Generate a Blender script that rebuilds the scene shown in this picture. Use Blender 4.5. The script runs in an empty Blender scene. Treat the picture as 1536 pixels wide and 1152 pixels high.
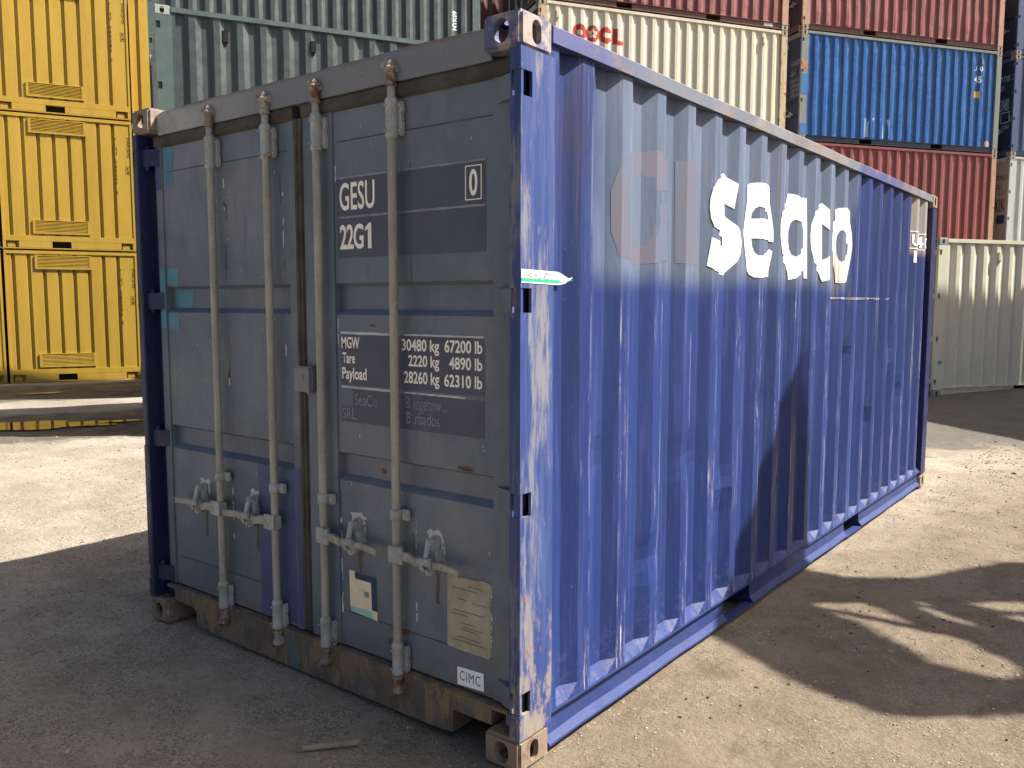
import bpy, bmesh, math, random
from mathutils import Vector, Matrix, noise, kdtree
R = math.radians
C = bpy.context.scene.collection
random.seed(7)

# ------------------------------------------------------------------ camera, sky, sun, exposure
scn = bpy.context.scene
cam_d = bpy.data.cameras.new('camera'); cam = bpy.data.objects.new('camera', cam_d); C.objects.link(cam); scn.camera = cam
YAW, PIT, ROL = 0.662525, -0.0945609, 0.0011941
fwd = Vector((-math.sin(YAW)*math.cos(PIT), math.cos(YAW)*math.cos(PIT), math.sin(PIT)))
rt0 = Vector((math.cos(YAW), math.sin(YAW), 0)); up0 = rt0.cross(fwd)
rt = math.cos(ROL)*rt0 + math.sin(ROL)*up0; up = -math.sin(ROL)*rt0 + math.cos(ROL)*up0
M = Matrix((rt, up, -fwd)).transposed().to_4x4(); M.translation = (1.71080, -2.23786, 1.64244)
cam.matrix_world = M
cam_d.sensor_fit = 'HORIZONTAL'; cam_d.sensor_width = 36; cam_d.lens = 1270.88/1536*36
cam_d.clip_start = .05; cam_d.clip_end = 600
SUN = Vector((.648, .515, 1)).normalized()
w = bpy.data.worlds.new("World"); scn.world = w; w.use_nodes = True
wn = w.node_tree.nodes; wn.clear()
sky = wn.new('ShaderNodeTexSky'); sky.sky_type = 'NISHITA'; sky.sun_disc = False
sky.sun_elevation = math.asin(SUN.z); sky.sun_rotation = math.atan2(SUN.x, SUN.y)
sky.air_density = 1.0; sky.dust_density = 5.0; sky.ozone_density = .6
bg = wn.new('ShaderNodeBackground'); bg.inputs[1].default_value = .056
wo = wn.new('ShaderNodeOutputWorld')
w.node_tree.links.new(sky.outputs[0], bg.inputs[0]); w.node_tree.links.new(bg.outputs[0], wo.inputs[0])
sd = bpy.data.lights.new('sun', 'SUN'); sd.energy = 5.0; sd.angle = R(.55); sd.color = (1, .93, .82)
so = bpy.data.objects.new('sun', sd); C.objects.link(so)
so.rotation_euler = SUN.to_track_quat('Z', 'Y').to_euler(); so.location = (6, 6, 12)
vs = scn.view_settings; vs.view_transform = 'Standard'; vs.look = 'None'; vs.gamma = 1; vs.use_curve_mapping = False
vs.exposure = 1.5

# ------------------------------------------------------------------ material helpers
KA = .76      # overall reflectance of the yard's surfaces
class NT:
    def __init__(s, name):
        s.m = bpy.data.materials.new(name); s.m.use_nodes = True
        s.t = s.m.node_tree; s.t.nodes.clear()
        s.out = s.n('ShaderNodeOutputMaterial'); s.b = s.n('ShaderNodeBsdfPrincipled')
        s.t.links.new(s.b.outputs[0], s.out.inputs[0])
        tc = s.n('ShaderNodeTexCoord'); s.co = tc.outputs['Object']
        s._xyz = None
    def n(s, ty): return s.t.nodes.new(ty)
    def put(s, sock, v):
        if v is None: return
        if isinstance(v, bpy.types.NodeSocket): s.t.links.new(v, sock)
        else:
            if sock.type == 'RGBA' and not isinstance(v, (int, float)) and len(v) == 3: v = (v[0]*KA, v[1]*KA, v[2]*KA, 1)
            sock.default_value = v
    def math(s, op, a, b=None, c=None, clamp=False):
        x = s.n('ShaderNodeMath'); x.operation = op; x.use_clamp = clamp
        s.put(x.inputs[0], a); s.put(x.inputs[1], b); s.put(x.inputs[2], c); return x.outputs[0]
    def xyz(s):
        if s._xyz is None:
            x = s.n('ShaderNodeSeparateXYZ'); s.put(x.inputs[0], s.co); s._xyz = x.outputs
        return s._xyz
    def scaled(s, sc, off=(0, 0, 0)):
        x = s.n('ShaderNodeMapping'); s.put(x.inputs[0], s.co); x.inputs['Scale'].default_value = sc; x.inputs['Location'].default_value = off
        return x.outputs[0]
    def noise(s, scale, detail=4, rough=.55, sc=(1, 1, 1), off=(0, 0, 0), dist=0):
        x = s.n('ShaderNodeTexNoise'); s.put(x.inputs['Vector'], s.scaled(sc, off))
        x.inputs['Scale'].default_value = scale; x.inputs['Detail'].default_value = detail
        x.inputs['Roughness'].default_value = rough; x.inputs['Distortion'].default_value = dist
        return x.outputs[0]
    def step(s, v, a, b, lo=0., hi=1.):
        x = s.n('ShaderNodeMapRange'); x.interpolation_type = 'SMOOTHSTEP'
        s.put(x.inputs[0], v)
        for i, q in enumerate((a, b, lo, hi)): s.put(x.inputs[1+i], q)
        return x.outputs[0]
    def mix(s, f, a, b, mode='MIX'):
        x = s.n('ShaderNodeMix'); x.data_type = 'RGBA'; x.blend_type = mode
        s.put(x.inputs[0], f); s.put(x.inputs[6], a); s.put(x.inputs[7], b); return x.outputs[2]
    def band(s, v, a, b, e):
        return s.math('MULTIPLY', s.step(v, a-e, a+e), s.step(v, b-e, b+e, 1., 0.))
    def mul(s, *a):
        r = a[0]
        for q in a[1:]: r = s.math('MULTIPLY', r, q)
        return r
    def add(s, a, b): return s.math('ADD', a, b)
    def fin(s, col, rough=.5, metal=0., bump=None, bstr=.3, bdist=.002, spec=None):
        s.put(s.b.inputs['Base Color'], col); s.put(s.b.inputs['Roughness'], rough); s.put(s.b.inputs['Metallic'], metal)
        if spec is not None: s.put(s.b.inputs['Specular IOR Level'], spec)
        if bump is not None:
            x = s.n('ShaderNodeBump'); x.inputs['Strength'].default_value = bstr; x.inputs['Distance'].default_value = bdist
            s.put(x.inputs['Height'], bump); s.t.links.new(x.outputs[0], s.b.inputs['Normal'])
        return s.m

RUST = (.16, .055, .02); RUSTL = (.34, .17, .075)
def paint(name, base, base2=None, rust=.35, chip=None, chipamt=.5, rough=.5, dirt=.25, stretch=True, spec=.4):
    """worn container paint: two tones of the same paint, streaks, chips and rust spots"""
    s = NT(name)
    base2 = base2 or tuple(c*.78 for c in base)
    v = (1, 1, .12) if stretch else (1, 1, 1)
    c = s.mix(s.step(s.noise(3, 5, .6, v), .35, .7), base, base2)
    c = s.mix(s.mul(s.step(s.noise(16, 6, .7, v), .52, .75), dirt), c, (.11, .09, .07))
    if chip: c = s.mix(s.step(s.noise(38, 6, .75, (1, 1, .35)), 1-chipamt*.62, 1.02-chipamt*.6), c, chip)
    rn = s.noise(11, 8, .72, (1, 1, .55), (3, 1, 7))
    rc = s.mix(s.step(s.noise(60, 3, .6), .4, .65), RUST, RUSTL)
    c = s.mix(s.step(rn, .74-rust*.35, .79-rust*.33), c, rc)
    return s.fin(c, s.step(s.noise(9, 4), .3, .7, rough-.08, rough+.14), bump=s.noise(70, 5, .6), bstr=.25, bdist=.0015, spec=spec)
def flat(name, col, rough=.6, amt=.2, metal=0, spec=.3, sc=25):
    s = NT(name); d = tuple(c*(1-amt) for c in col)
    return s.fin(s.mix(s.step(s.noise(sc, 6, .65), .35, .7), col, d), rough, metal, bump=s.noise(90, 3), bstr=.12, bdist=.001, spec=spec)

def mat_main_side():
    s = NT('worn_blue_side_paint'); X, Y, Z = s.xyz()
    blue, blue2 = (.019, .044, .185), (.014, .031, .135)
    lv = s.noise(2.2, 5, .6, (1, 1, .1)); fine = s.noise(30, 5, .7, (1, 1, .05))
    c = s.mix(s.step(lv, .35, .68), blue, blue2)
    c = s.mix(s.mul(s.step(fine, .5, .72), .35), c, (.075, .10, .30))
    # old faded grey-blue paint above the freshly rolled band
    wob = s.math('MULTIPLY', s.math('SUBTRACT', s.noise(2.6, 5, .6, (1, 1, .3)), .5), .12)
    zz = s.add(Z, wob); yy = s.add(Y, s.math('MULTIPLY', s.math('SUBTRACT', s.noise(3, 3, .5, (1, 1, .35), (5, 5, 5)), .5), .6))
    up = s.mul(s.step(zz, 1.68, 1.82), s.step(yy, .36, .74), s.step(yy, 3.60, 3.78, 1., 0.))
    fade = s.mix(s.step(s.noise(3.5, 6, .6, (1, 1, .12), (2, 2, 2)), .32, .66), (.135, .178, .270), (.095, .128, .197))
    fade = s.mix(s.mul(s.step(s.noise(22, 6, .7, (1, 1, .06)), .52, .74), .4), fade, (.30, .34, .44))
    c = s.mix(up, c, fade)
    up2 = s.mul(s.step(zz, 2.02, 2.1), s.step(yy, 5.18, 5.28))
    old = s.mix(s.step(s.noise(12, 6, .7, (1, 1, .1)), .45, .6), (.26, .27, .31), (.42, .25, .10))
    c = s.mix(up2, c, old)
    # rust weeping below the lettering
    wp = s.mul(s.band(Y, 3.28, 3.78, .06), s.band(Z, 1.66, 2.25, .06), s.step(s.noise(22, 5, .7, (1, 1, .035), (1, 4, 0)), .52, .64))
    c = s.mix(s.mul(wp, .7), c, (.45, .27, .12))
    dr_ = s.mul(s.step(s.noise(34, 5, .65, (1, 1, .025), (8, 3, 0)), .60, .66), s.step(Z, 1.7, 2.5), s.step(s.noise(1.3, 2, .5, (1, 1, .01), (3, 8, 0)), .42, .55))
    c = s.mix(s.mul(dr_, .55), c, (.26, .19, .14))
    # dark smudge where an old mark was painted over
    sm = s.mul(s.band(Y, .22, .47, .05), s.band(Z, 2.05, 2.42, .1), s.step(s.noise(7, 4, .6), .42, .66))
    c = s.mix(s.mul(sm, .75), c, (.03, .035, .11))
    # scuffs on the proud ribs
    ph = s.math('FRACT', s.math('DIVIDE', s.math('SUBTRACT', Y, .457), .278))
    rib = s.step(ph, .73, .76)
    sc1 = s.step(s.noise(17, 9, .85, (1, 2.6, .12), (0, 0, 3)), .555, .60)
    sc = s.mul(rib, sc1, s.step(s.noise(1.6, 2, .5, (1, 1, 1.2), (9, 2, 1)), .42, .6), s.step(Z, 1.9, 1.5))
    c = s.mix(s.mul(sc, .95), c, (.50, .44, .46))
    edge_glint = s.mul(s.step(ph, .955, .975), s.step(s.noise(4, 6, .7, (1, 1, .6), (4, 4, 4)), .42, .6))
    c = s.mix(s.mul(edge_glint, .4), c, (.25, .28, .5))  # highlight line painted along the far edge of each rib
    sp = s.step(s.noise(60, 5, .85, (1, 1, .4)), .665, .69)
    c = s.mix(s.mul(sp, .6), c, (.38, .37, .42))
    lo = s.mul(s.step(Z, .5, .16), s.step(s.noise(24, 6, .75), .50, .66))
    c = s.mix(s.mul(lo, .35), c, (.15, .15, .19))
    return s.fin(c, s.step(fine, .3, .7, .42, .58), bump=s.add(s.noise(45, 4, .6, (1, 1, .3)), s.math('MULTIPLY', s.noise(7, 3, .5, (1, 1, .25)), 2.)), bstr=.3, bdist=.004, spec=.28)

def mat_worn_post():
    s = NT('scraped_blue_post_paint'); X, Y, Z = s.xyz()
    fine = s.noise(26, 7, .75, (1, 1, .07)); big = s.noise(5, 6, .7, (1, 1.6, .22), (2, 0, 4))
    c = s.mix(s.step(fine, .4, .65), (.024, .051, .195), (.055, .092, .255))
    c = s.mix(s.mul(s.step(big, .48, .57), s.step(s.noise(16, 5, .7, (1, 1, .12), (6, 1, 1)), .36, .5)), c, (.195, .20, .25))
    c = s.mix(s.mul(s.step(s.noise(13, 8, .8, (1, 1, .18), (7, 7, 0)), .60, .66), s.step(s.noise(3, 3, .5, (1, 1, .4), (3, 3, 3)), .45, .55)), c, (.27, .22, .18))
    c = s.mix(s.step(s.noise(9, 7, .75, (1, 1, .6), (1, 9, 2)), .63, .655), c, (.33, .13, .04))
    c = s.mix(s.mul(s.step(Z, .9, .12), s.step(s.noise(10, 8, .75, (1, 1, .4), (4, 4, 1)), .48, .56), .8), c, (.34, .28, .21))
    c = s.mix(s.step(s.noise(70, 5, .8, (1, 1, .3)), .69, .71), c, (.6, .6, .65))
    return s.fin(c, .5, bump=s.add(fine, big), bstr=.35, bdist=.0025, spec=.4)

def mat_door():
    s = NT('dull_grey_door_paint'); X, Y, Z = s.xyz()
    c = s.mix(s.step(s.noise(1.7, 4, .55, off=(1, 0, 2)), .36, .66), (.155, .192, .250), (.110, .142, .195))
    c = s.mix(s.mul(s.step(s.noise(2.5, 3, .5, (1, 1, .5), (6, 0, 0)), .45, .7), s.step(Z, 1.2, 1.9), s.step(X, -1.1, -1.7)), c, (.28, .28, .31))  # upper left lightened: reflected light painted into the grey
    c = s.mix(s.mul(s.step(s.noise(20, 7, .75, (1, 1, .15)), .52, .72), .5), c, (.09, .10, .125))
    c = s.mix(s.mul(s.step(s.noise(1.3, 7, .7, (1, 1, .7), (4, 4, 9)), .52, .66), .45), c, (.25, .26, .28))
    c = s.mix(s.mul(s.step(s.noise(34, 4, .6, (1, 1, .03), (2, 2, 2)), .62, .72), s.step(s.noise(3, 3, .5, off=(9, 9, 9)), .45, .6), .5), c, (.20, .14, .10))
    c = s.mix(s.step(s.noise(42, 6, .85, (1, 1, .18), (3, 3, 3)), .735, .75), c, (.45, .47, .48))
    rz = s.step(Z, 1.1, .1, .0, .085)
    rn = s.add(s.noise(8, 8, .75, (1, 1, .8), (0, 5, 5)), rz)
    c = s.mix(s.step(rn, .69, .735), c, s.mix(s.step(s.noise(60, 3), .4, .6), (.2, .09, .04), (.34, .19, .09)))
    c = s.mix(s.mul(s.step(Z, .3, .2), s.step(s.noise(12, 6, .7), .42, .6), .6), c, (.20, .13, .085))
    return s.fin(c, s.step(s.noise(6, 4), .3, .7, .38, .52), bump=s.add(s.noise(60, 5, .6), s.math('MULTIPLY', s.noise(4, 3), 7.)), bstr=.3, bdist=.003, spec=.4)

def mat_header():
    s = NT('chalky_header_paint'); X, Y, Z = s.xyz()
    c = s.mix(s.step(X, -1.2, -2.2), (.195, .215, .25), (.43, .43, .42))
    c = s.mix(s.mul(s.step(s.noise(5, 6, .75), .42, .66), .6), c, (.235, .235, .235))
    run = s.step(s.noise(20, 7, .75, (1, 1, .12)), .57, .68)
    c = s.mix(s.mul(run, .6), c, (.22, .13, .08))
    top = s.mul(s.step(s.add(Z, s.math('MULTIPLY', s.noise(9, 5, .7), .06)), 2.585, 2.612))
    c = s.mix(top, c, (.26, .15, .09))
    c = s.mix(s.step(s.noise(20, 8, .8), .62, .65), c, (.17, .085, .045))
    return s.fin(c, .55, bump=s.noise(40, 5), bstr=.3, bdist=.002)

def mat_sill():
    s = NT('rusty_sill_steel'); X, Y, Z = s.xyz()
    c = s.mix(s.step(s.noise(7, 8, .75, (1, 1, .7)), .42, .56), (.23, .175, .13), (.15, .12, .095))
    c = s.mix(s.step(s.noise(9, 7, .7, (1, 1, .35), (4, 0, 0)), .53, .57), c, (.30, .205, .115))
    c = s.mix(s.step(s.noise(4, 6, .65, (1, 1, .7), (8, 0, 0)), .58, .62), c, (.15, .17, .18))
    c = s.mix(s.step(s.noise(50, 6, .8, off=(1, 1, 1)), .66, .68), c, (.33, .30, .26))
    return s.fin(c, .75, bump=s.noise(35, 7, .7), bstr=.5, bdist=.004, spec=.25)

def mat_rail():
    s = NT('pale_worn_top_rail'); X, Y, Z = s.xyz()
    c = s.mix(s.step(s.noise(3, 5, .6, (1, .8, 1)), .4, .6), (.140, .160, .215), (.22, .22, .235))
    bl = s.add(s.step(Y, 1.0, .3), s.band(Y, 3.75, 5.1, .08))
    c = s.mix(s.math('MINIMUM', bl, .85), c, (.045, .065, .235))
    rn = s.step(s.noise(12, 8, .78, (1, .5, 1)), .51, .6)
    c = s.mix(s.mul(rn, s.step(Y, .2, 1.6, .35, .8)), c, (.25, .16, .10))
    c = s.mix(s.step(s.noise(40, 6, .8), .64, .67), c, (.36, .34, .34))
    return s.fin(c, .55, bump=s.noise(50, 6), bstr=.3, bdist=.002)

def mat_casting(name, a, b, amt, grey=(.33, .30, .27)):
    s = NT(name)
    c = s.mix(s.step(s.noise(9, 8, .7, off=(2, 2, 2)), .5-amt, .62-amt), a, b)
    c = s.mix(s.step(s.noise(22, 7, .75, off=(5, 1, 1)), .56, .62), c, grey)
    c = s.mix(s.step(s.noise(34, 7, .8, (1, 1, .5)), .62, .65), c, RUST)
    return s.fin(c, .62, bump=s.noise(45, 7, .7), bstr=.5, bdist=.003)

def mat_ground():
    s = NT('packed_dirt_and_gravel'); X, Y, Z = s.xyz()
    n1 = s.noise(.35, 5, .6); n2 = s.noise(2.3, 6, .65); n3 = s.noise(26, 7, .75); n4 = s.noise(110, 6, .8)
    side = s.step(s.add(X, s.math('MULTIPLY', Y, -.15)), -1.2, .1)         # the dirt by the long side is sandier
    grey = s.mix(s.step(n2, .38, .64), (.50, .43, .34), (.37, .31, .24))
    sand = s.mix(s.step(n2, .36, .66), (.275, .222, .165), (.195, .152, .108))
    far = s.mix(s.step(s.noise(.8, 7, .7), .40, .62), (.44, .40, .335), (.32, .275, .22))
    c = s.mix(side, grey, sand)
    c = s.mix(s.step(X, -3.4, -5.0), c, far)
    c = s.mix(s.mul(s.step(n3, .50, .68), .5), c, (.15, .125, .10))
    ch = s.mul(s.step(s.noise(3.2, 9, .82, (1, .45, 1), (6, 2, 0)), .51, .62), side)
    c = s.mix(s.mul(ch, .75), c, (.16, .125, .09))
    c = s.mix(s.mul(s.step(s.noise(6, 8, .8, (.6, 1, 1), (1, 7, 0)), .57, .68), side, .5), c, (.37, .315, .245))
    c = s.mix(s.mul(s.step(n4, .60, .70), .6), c, (.50, .47, .42))
    c = s.mix(s.mul(s.step(n4, .40, .32), .6), c, (.09, .08, .07))
    vo = s.n('ShaderNodeTexVoronoi'); s.put(vo.inputs['Vector'], s.co); vo.inputs['Scale'].default_value = 150
    vr = s.n('ShaderNodeSeparateXYZ'); s.put(vr.inputs[0], vo.outputs['Color']); vrr = vr.outputs[0]
    grain = s.step(s.add(s.noise(4.5, 5, .7, off=(3, 1, 0)), s.math('MULTIPLY', s.noise(.9, 3, .6, off=(8, 1, 0)), .5)), .62, .86)
    near = s.mul(grain, s.step(side, 0., 1., 1., .55))
    pale = s.mul(s.step(vrr, .68, .84), near, .55); darkg = s.mul(s.step(vrr, .32, .18), near, .6)
    c = s.mix(pale, c, s.mix(side, (.60, .56, .50), (.52, .46, .36))); c = s.mix(darkg, c, (.10, .085, .07))
    # damp black ground by puddle and stack foot, painted shade before the ivory container
    def damp_shade(px, py, ax, ay, r):
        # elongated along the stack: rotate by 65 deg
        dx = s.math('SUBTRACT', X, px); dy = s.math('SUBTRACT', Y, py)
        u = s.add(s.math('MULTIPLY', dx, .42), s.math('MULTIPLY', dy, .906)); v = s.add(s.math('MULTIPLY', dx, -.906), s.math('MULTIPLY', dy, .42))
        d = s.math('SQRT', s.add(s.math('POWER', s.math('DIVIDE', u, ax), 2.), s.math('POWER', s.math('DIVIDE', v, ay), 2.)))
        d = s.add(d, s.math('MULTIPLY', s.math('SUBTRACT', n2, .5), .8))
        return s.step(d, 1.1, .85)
    dm = s.math('MAXIMUM', s.math('MAXIMUM', damp_shade(-10.1, 2.9, 3.2, 1.5, 1), damp_shade(-15.6, 4.9, 9., 1.9, 1)), damp_shade(.4, 13.2, 6., 2.6, 1))
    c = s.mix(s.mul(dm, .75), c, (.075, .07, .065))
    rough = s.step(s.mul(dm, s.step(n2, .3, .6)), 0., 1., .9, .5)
    h = s.add(s.add(s.math('MULTIPLY', n3, 2.2), s.math('MULTIPLY', n4, 1.2)), s.add(s.add(s.math('MULTIPLY', n2, 3.), s.math('MULTIPLY', s.noise(8, 8, .8), 6.)), s.math('MULTIPLY', s.mul(vo.outputs['Distance'], near), -.9)))
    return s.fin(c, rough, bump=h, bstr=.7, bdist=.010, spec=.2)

def mat_stone():
    s = NT('crushed_stone'); g = s.n('ShaderNodeNewGeometry')
    r = g.outputs['Random Per Island']
    c = s.mix(r, (.19, .165, .135), (.44, .40, .34))
    c = s.mix(s.step(s.math('FRACT', s.math('MULTIPLY', r, 37.)), .6, .8), c, (.33, .26, .19))
    return s.fin(c, .85, spec=.2)

def mat_galv(name, a, b, rust=.3):
    s = NT(name)
    c = s.mix(s.step(s.noise(14, 6, .7, (1, 1, .3)), .36, .64), a, b)
    c = s.mix(s.mul(s.step(s.noise(80, 5, .8), .5, .66), .5), c, (.22, .2, .15))
    c = s.mix(s.step(s.noise(18, 8, .78, off=(3, 8, 2)), .80-rust*.4, .83-rust*.4), c, (.17, .07, .035))
    return s.fin(c, .55, bump=s.noise(70, 5), bstr=.25, bdist=.0012, spec=.4)

MT = dict(
    side=mat_main_side(), post=mat_worn_post(), door=mat_door(), header=mat_header(), sill=mat_sill(), rail=mat_rail(),
    bluep=paint('deep_blue_paint', (.018, .025, .105), (.012, .018, .07), rust=.22, rough=.45),
    cast_blue=mat_casting('blue_rusty_casting', (.10, .11, .24), (.38, .31, .28), .07),
    cast_rust=mat_casting('tan_rusty_casting', (.26, .195, .145), (.15, .095, .065), -.02),
    rod=mat_galv('dusty_galvanised_steel', (.47, .455, .385), (.34, .335, .295), .12),
    rodp=mat_galv('grey_painted_bracket', (.50, .52, .51), (.36, .38, .39), .5),
    cam=mat_galv('rusty_cam_steel', (.40, .38, .35), (.20, .14, .10), .68),
    rubber=flat('weathered_rubber', (.105, .095, .08), .85, .45, sc=9),
    darkpanel=flat('dark_blue_marking_panel', (.10, .11, .165), .5, .18, sc=6),
    white=flat('white_lettering', (1.12, 1.08, .97), .5, .06),
    whitehot=flat('white_vinyl', (1.1, 1.1, 1.08), .45, .03),
    greyl=flat('faded_lettering', (.33, .35, .40), .6, .35),
    cream=flat('cream_line', (.7, .71, .71), .6, .4),
    chalk=flat('pale_scuff', (.66, .67, .65), .7, .25),
    teal=flat('teal_touch_up_paint', (.10, .30, .42), .5, .25, sc=8),
    bluepatch=flat('blue_touch_up_paint', (.095, .12, .27), .5, .25, sc=4),
    runm=flat('brown_stain', (.15, .125, .10), .8, .4, sc=30),
    rustm=flat('rust_spot', (.26, .13, .055), .8, .5, sc=40),
    sticker=flat('cream_sticker', (1.0, .86, .62), .55, .06),
    mint=flat('mint_sticker_edge', (.38, .75, .60), .5, .1),
    navy=flat('navy_sticker', (.035, .06, .14), .5, .2),
    plate=flat('aluminium_data_plate', (.52, .45, .35), .5, .3, sc=12),
    plateink=flat('engraved_lines', (.22, .18, .14), .6, .3),
    ciblue=flat('blue_print', (.04, .17, .42), .5, .1),
    red=flat('red_lettering', (.50, .045, .03), .5, .2),
    ghost=flat('painted_over_red_letters', (.30, .235, .29), .5, .25, sc=7),
    tape=flat('white_tape', (.86, .86, .82), .45, .04), green=flat('green_tape_stripe', (.03, .50, .30), .45, .1),
    ink=flat('black_ink', (.02, .02, .02), .5, .1),
    orange=flat('orange_spray_paint', (.95, .16, .05), .5, .1), gspray=flat('green_spray_paint', (.03, .6, .10), .6, .1),
    yellowl=flat('yellow_label', (.75, .42, .05), .5, .1), dark=flat('dark_void', (.012, .012, .014), .9, .1),
    ltblue=flat('pale_blue_patch', (.30, .50, .66), .5, .1), pink=flat('pink_patch', (.62, .38, .36), .7, .2),
    floor=flat('plywood_floor', (.15, .10, .06), .8, .3), wood=flat('weathered_stick', (.42, .34, .24), .8, .3),
    ghostwhite=flat('glazed_cream', (.7, .7, .65), .5, .1),
)
# scratched post variants for the stacks
def pal(nm, base, base2=None, **k):
    k['rough'] = k.get('rough', .5)-.08; k['spec'] = .45
    return paint(nm, base, base2, **k)
P_ = dict(
    cream=pal('cream_paint', (.72, .67, .53), (.64, .59, .46), rust=.12, rough=.45, dirt=.15),
    creampost=pal('cream_rusty_post', (.62, .50, .36), (.45, .33, .2), rust=.55),
    red=pal('faded_red_paint', (.25, .070, .068), (.20, .052, .052), rust=.3, rough=.55, chip=(.5, .36, .33), chipamt=.42),
    red2=pal('brick_red_paint', (.24, .062, .058), (.19, .045, .042), rust=.25, rough=.55, chip=(.5, .36, .33), chipamt=.40),
    redpost=pal('tan_worn_post', (.50, .34, .22), (.42, .19, .14), rust=.5),
    maroon=pal('maroon_paint', (.17, .07, .055), (.12, .05, .04), rust=.4),
    blue=pal('bright_blue_paint', (.018, .11, .36), (.014, .09, .30), rust=.25, rough=.4, chip=(.25, .27, .26), chipamt=.42),
    bluepost=pal('worn_green_grey_post', (.22, .26, .25), (.17, .2, .2), rust=.35),
    tealp=pal('grey_green_paint', (.060, .082, .083), (.048, .068, .070), rust=.06, rough=.45, dirt=.15),
    teald=pal('dark_green_grey_paint', (.10, .145, .14), (.08, .12, .12), rust=.1, rough=.45),
    navyp=pal('navy_paint', (.07, .11, .23), (.055, .08, .18), rust=.15, rough=.45),
    whitep=pal('off_white_paint', (.55, .60, .60), (.47, .51, .51), rust=.08, rough=.45),
    whiter=pal('ivory_paint', (.88, .85, .68), (.82, .79, .63), rust=.02, rough=.42, dirt=.12),
    yellow=pal('yellow_paint', (.52, .335, .045), (.45, .285, .036), rust=.04, rough=.5, dirt=.12),
    ddoor=pal('shaded_dark_door_paint', (.045, .035, .035), (.03, .028, .03), rust=.3),
    bdoor=pal('dark_blue_door_paint', (.03, .045, .085), (.02, .03, .06), rust=.2),
    gdoor=pal('grey_brown_door_paint', (.13, .12, .10), (.10, .09, .08), rust=.2),
    wdoor=pal('grey_white_door_paint', (.44, .42, .38), (.36, .34, .31), rust=.12),
    castg=mat_casting('worn_grey_casting', (.34, .30, .25), (.24, .17, .12), .0),
    castt=mat_casting('pale_green_casting', (.36, .40, .37), (.28, .27, .23), -.1),
)

# ------------------------------------------------------------------ mesh helpers
def link(name, me, mat=None, parent=None):
    o = bpy.data.objects.new(name, me); C.objects.link(o)
    if mat is not None and me is not None and not me.materials: me.materials.append(mat)
    if parent is not None: o.parent = parent
    return o
def tag(o, label=None, cat=None, group=None, kind=None):
    if label: o['label'] = label
    if cat: o['category'] = cat
    if group: o['group'] = group
    if kind: o['kind'] = kind
    return o
def bm_mesh(bm, name, smooth=False):
    me = bpy.data.meshes.new(name)
    bmesh.ops.recalc_face_normals(bm, faces=bm.faces[:])
    if smooth:
        for f in bm.faces: f.smooth = True
    bm.to_mesh(me); bm.free(); return me
def abox(bm, x0, x1, y0, y1, z0, z1, bev=0):
    r = bmesh.ops.create_cube(bm, size=1)
    vs_ = r['verts']
    for v in vs_: v.co = Vector(((x0+x1)/2+v.co.x*(x1-x0), (y0+y1)/2+v.co.y*(y1-y0), (z0+z1)/2+v.co.z*(z1-z0)))
    if bev:
        es = list({e for v in vs_ for e in v.link_edges})
        bmesh.ops.bevel(bm, geom=es, offset=bev, segments=2, affect='EDGES')
def acyl(bm, p0, p1, r0, r1=None, n=16, cap=True):
    p0, p1 = Vector(p0), Vector(p1); r1 = r0 if r1 is None else r1
    d = (p1-p0); q = d.to_track_quat('Z', 'Y')
    a, b = [], []
    for i in range(n):
        t = 2*math.pi*i/n; o = Vector((math.cos(t), math.sin(t), 0))
        a.append(bm.verts.new(p0+q@(o*r0))); b.append(bm.verts.new(p1+q@(o*r1)))
    for i in range(n):
        f = bm.faces.new((a[i], a[(i+1) % n], b[(i+1) % n], b[i])); f.smooth = True
    if cap: bm.faces.new(a[::-1]); bm.faces.new(b)
def lathe(bm, x, y, prof, n=18):
    """prof: list of (radius, z) round a vertical axis"""
    rings = []
    for r, z in prof:
        rings.append([bm.verts.new((x+r*math.cos(2*math.pi*i/n), y+r*math.sin(2*math.pi*i/n), z)) for i in range(n)])
    for a, b in zip(rings, rings[1:]):
        for i in range(n):
            f = bm.faces.new((a[i], a[(i+1) % n], b[(i+1) % n], b[i])); f.smooth = True
    bm.faces.new(rings[0][::-1]); bm.faces.new(rings[-1])
def prism(bm, pts, axis, a, b):
    """polygon pts in the two other axes, extruded along axis from a to b"""
    def P(p, t):
        return {'x': (t, p[0], p[1]), 'y': (p[0], t, p[1]), 'z': (p[0], p[1], t)}[axis]
    A = [bm.verts.new(P(p, a)) for p in pts]; B = [bm.verts.new(P(p, b)) for p in pts]
    n = len(pts)
    for i in range(n): bm.faces.new((A[i], A[(i+1) % n], B[(i+1) % n], B[i]))
    bm.faces.new(A[::-1]); bm.faces.new(B)
def bar(bm, p0, p1, w, t, up=(0, 0, 1), bev=.002):
    p0, p1 = Vector(p0), Vector(p1); d = (p1-p0); L = d.length; d.normalize()
    u = Vector(up); s = d.cross(u).normalized(); u = s.cross(d)
    r = bmesh.ops.create_cube(bm, size=1)['verts']; m = (p0+p1)/2
    for v in r:
        c = v.co.copy(); v.co = m+d*c.x*L+u*c.z*w+s*c.y*t
    if bev: bmesh.ops.bevel(bm, geom=list({e for v in r for e in v.link_edges}), offset=bev, segments=2, affect='EDGES')
def mk(name, fn, mat, parent=None, smooth=False):
    bm = bmesh.new(); fn(bm); return link(name, bm_mesh(bm, name, smooth), mat, parent)
def boxobj(name, d, mat, parent, bev=0):
    return mk(name, lambda bm: abox(bm, *d, bev), mat, parent)

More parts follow.
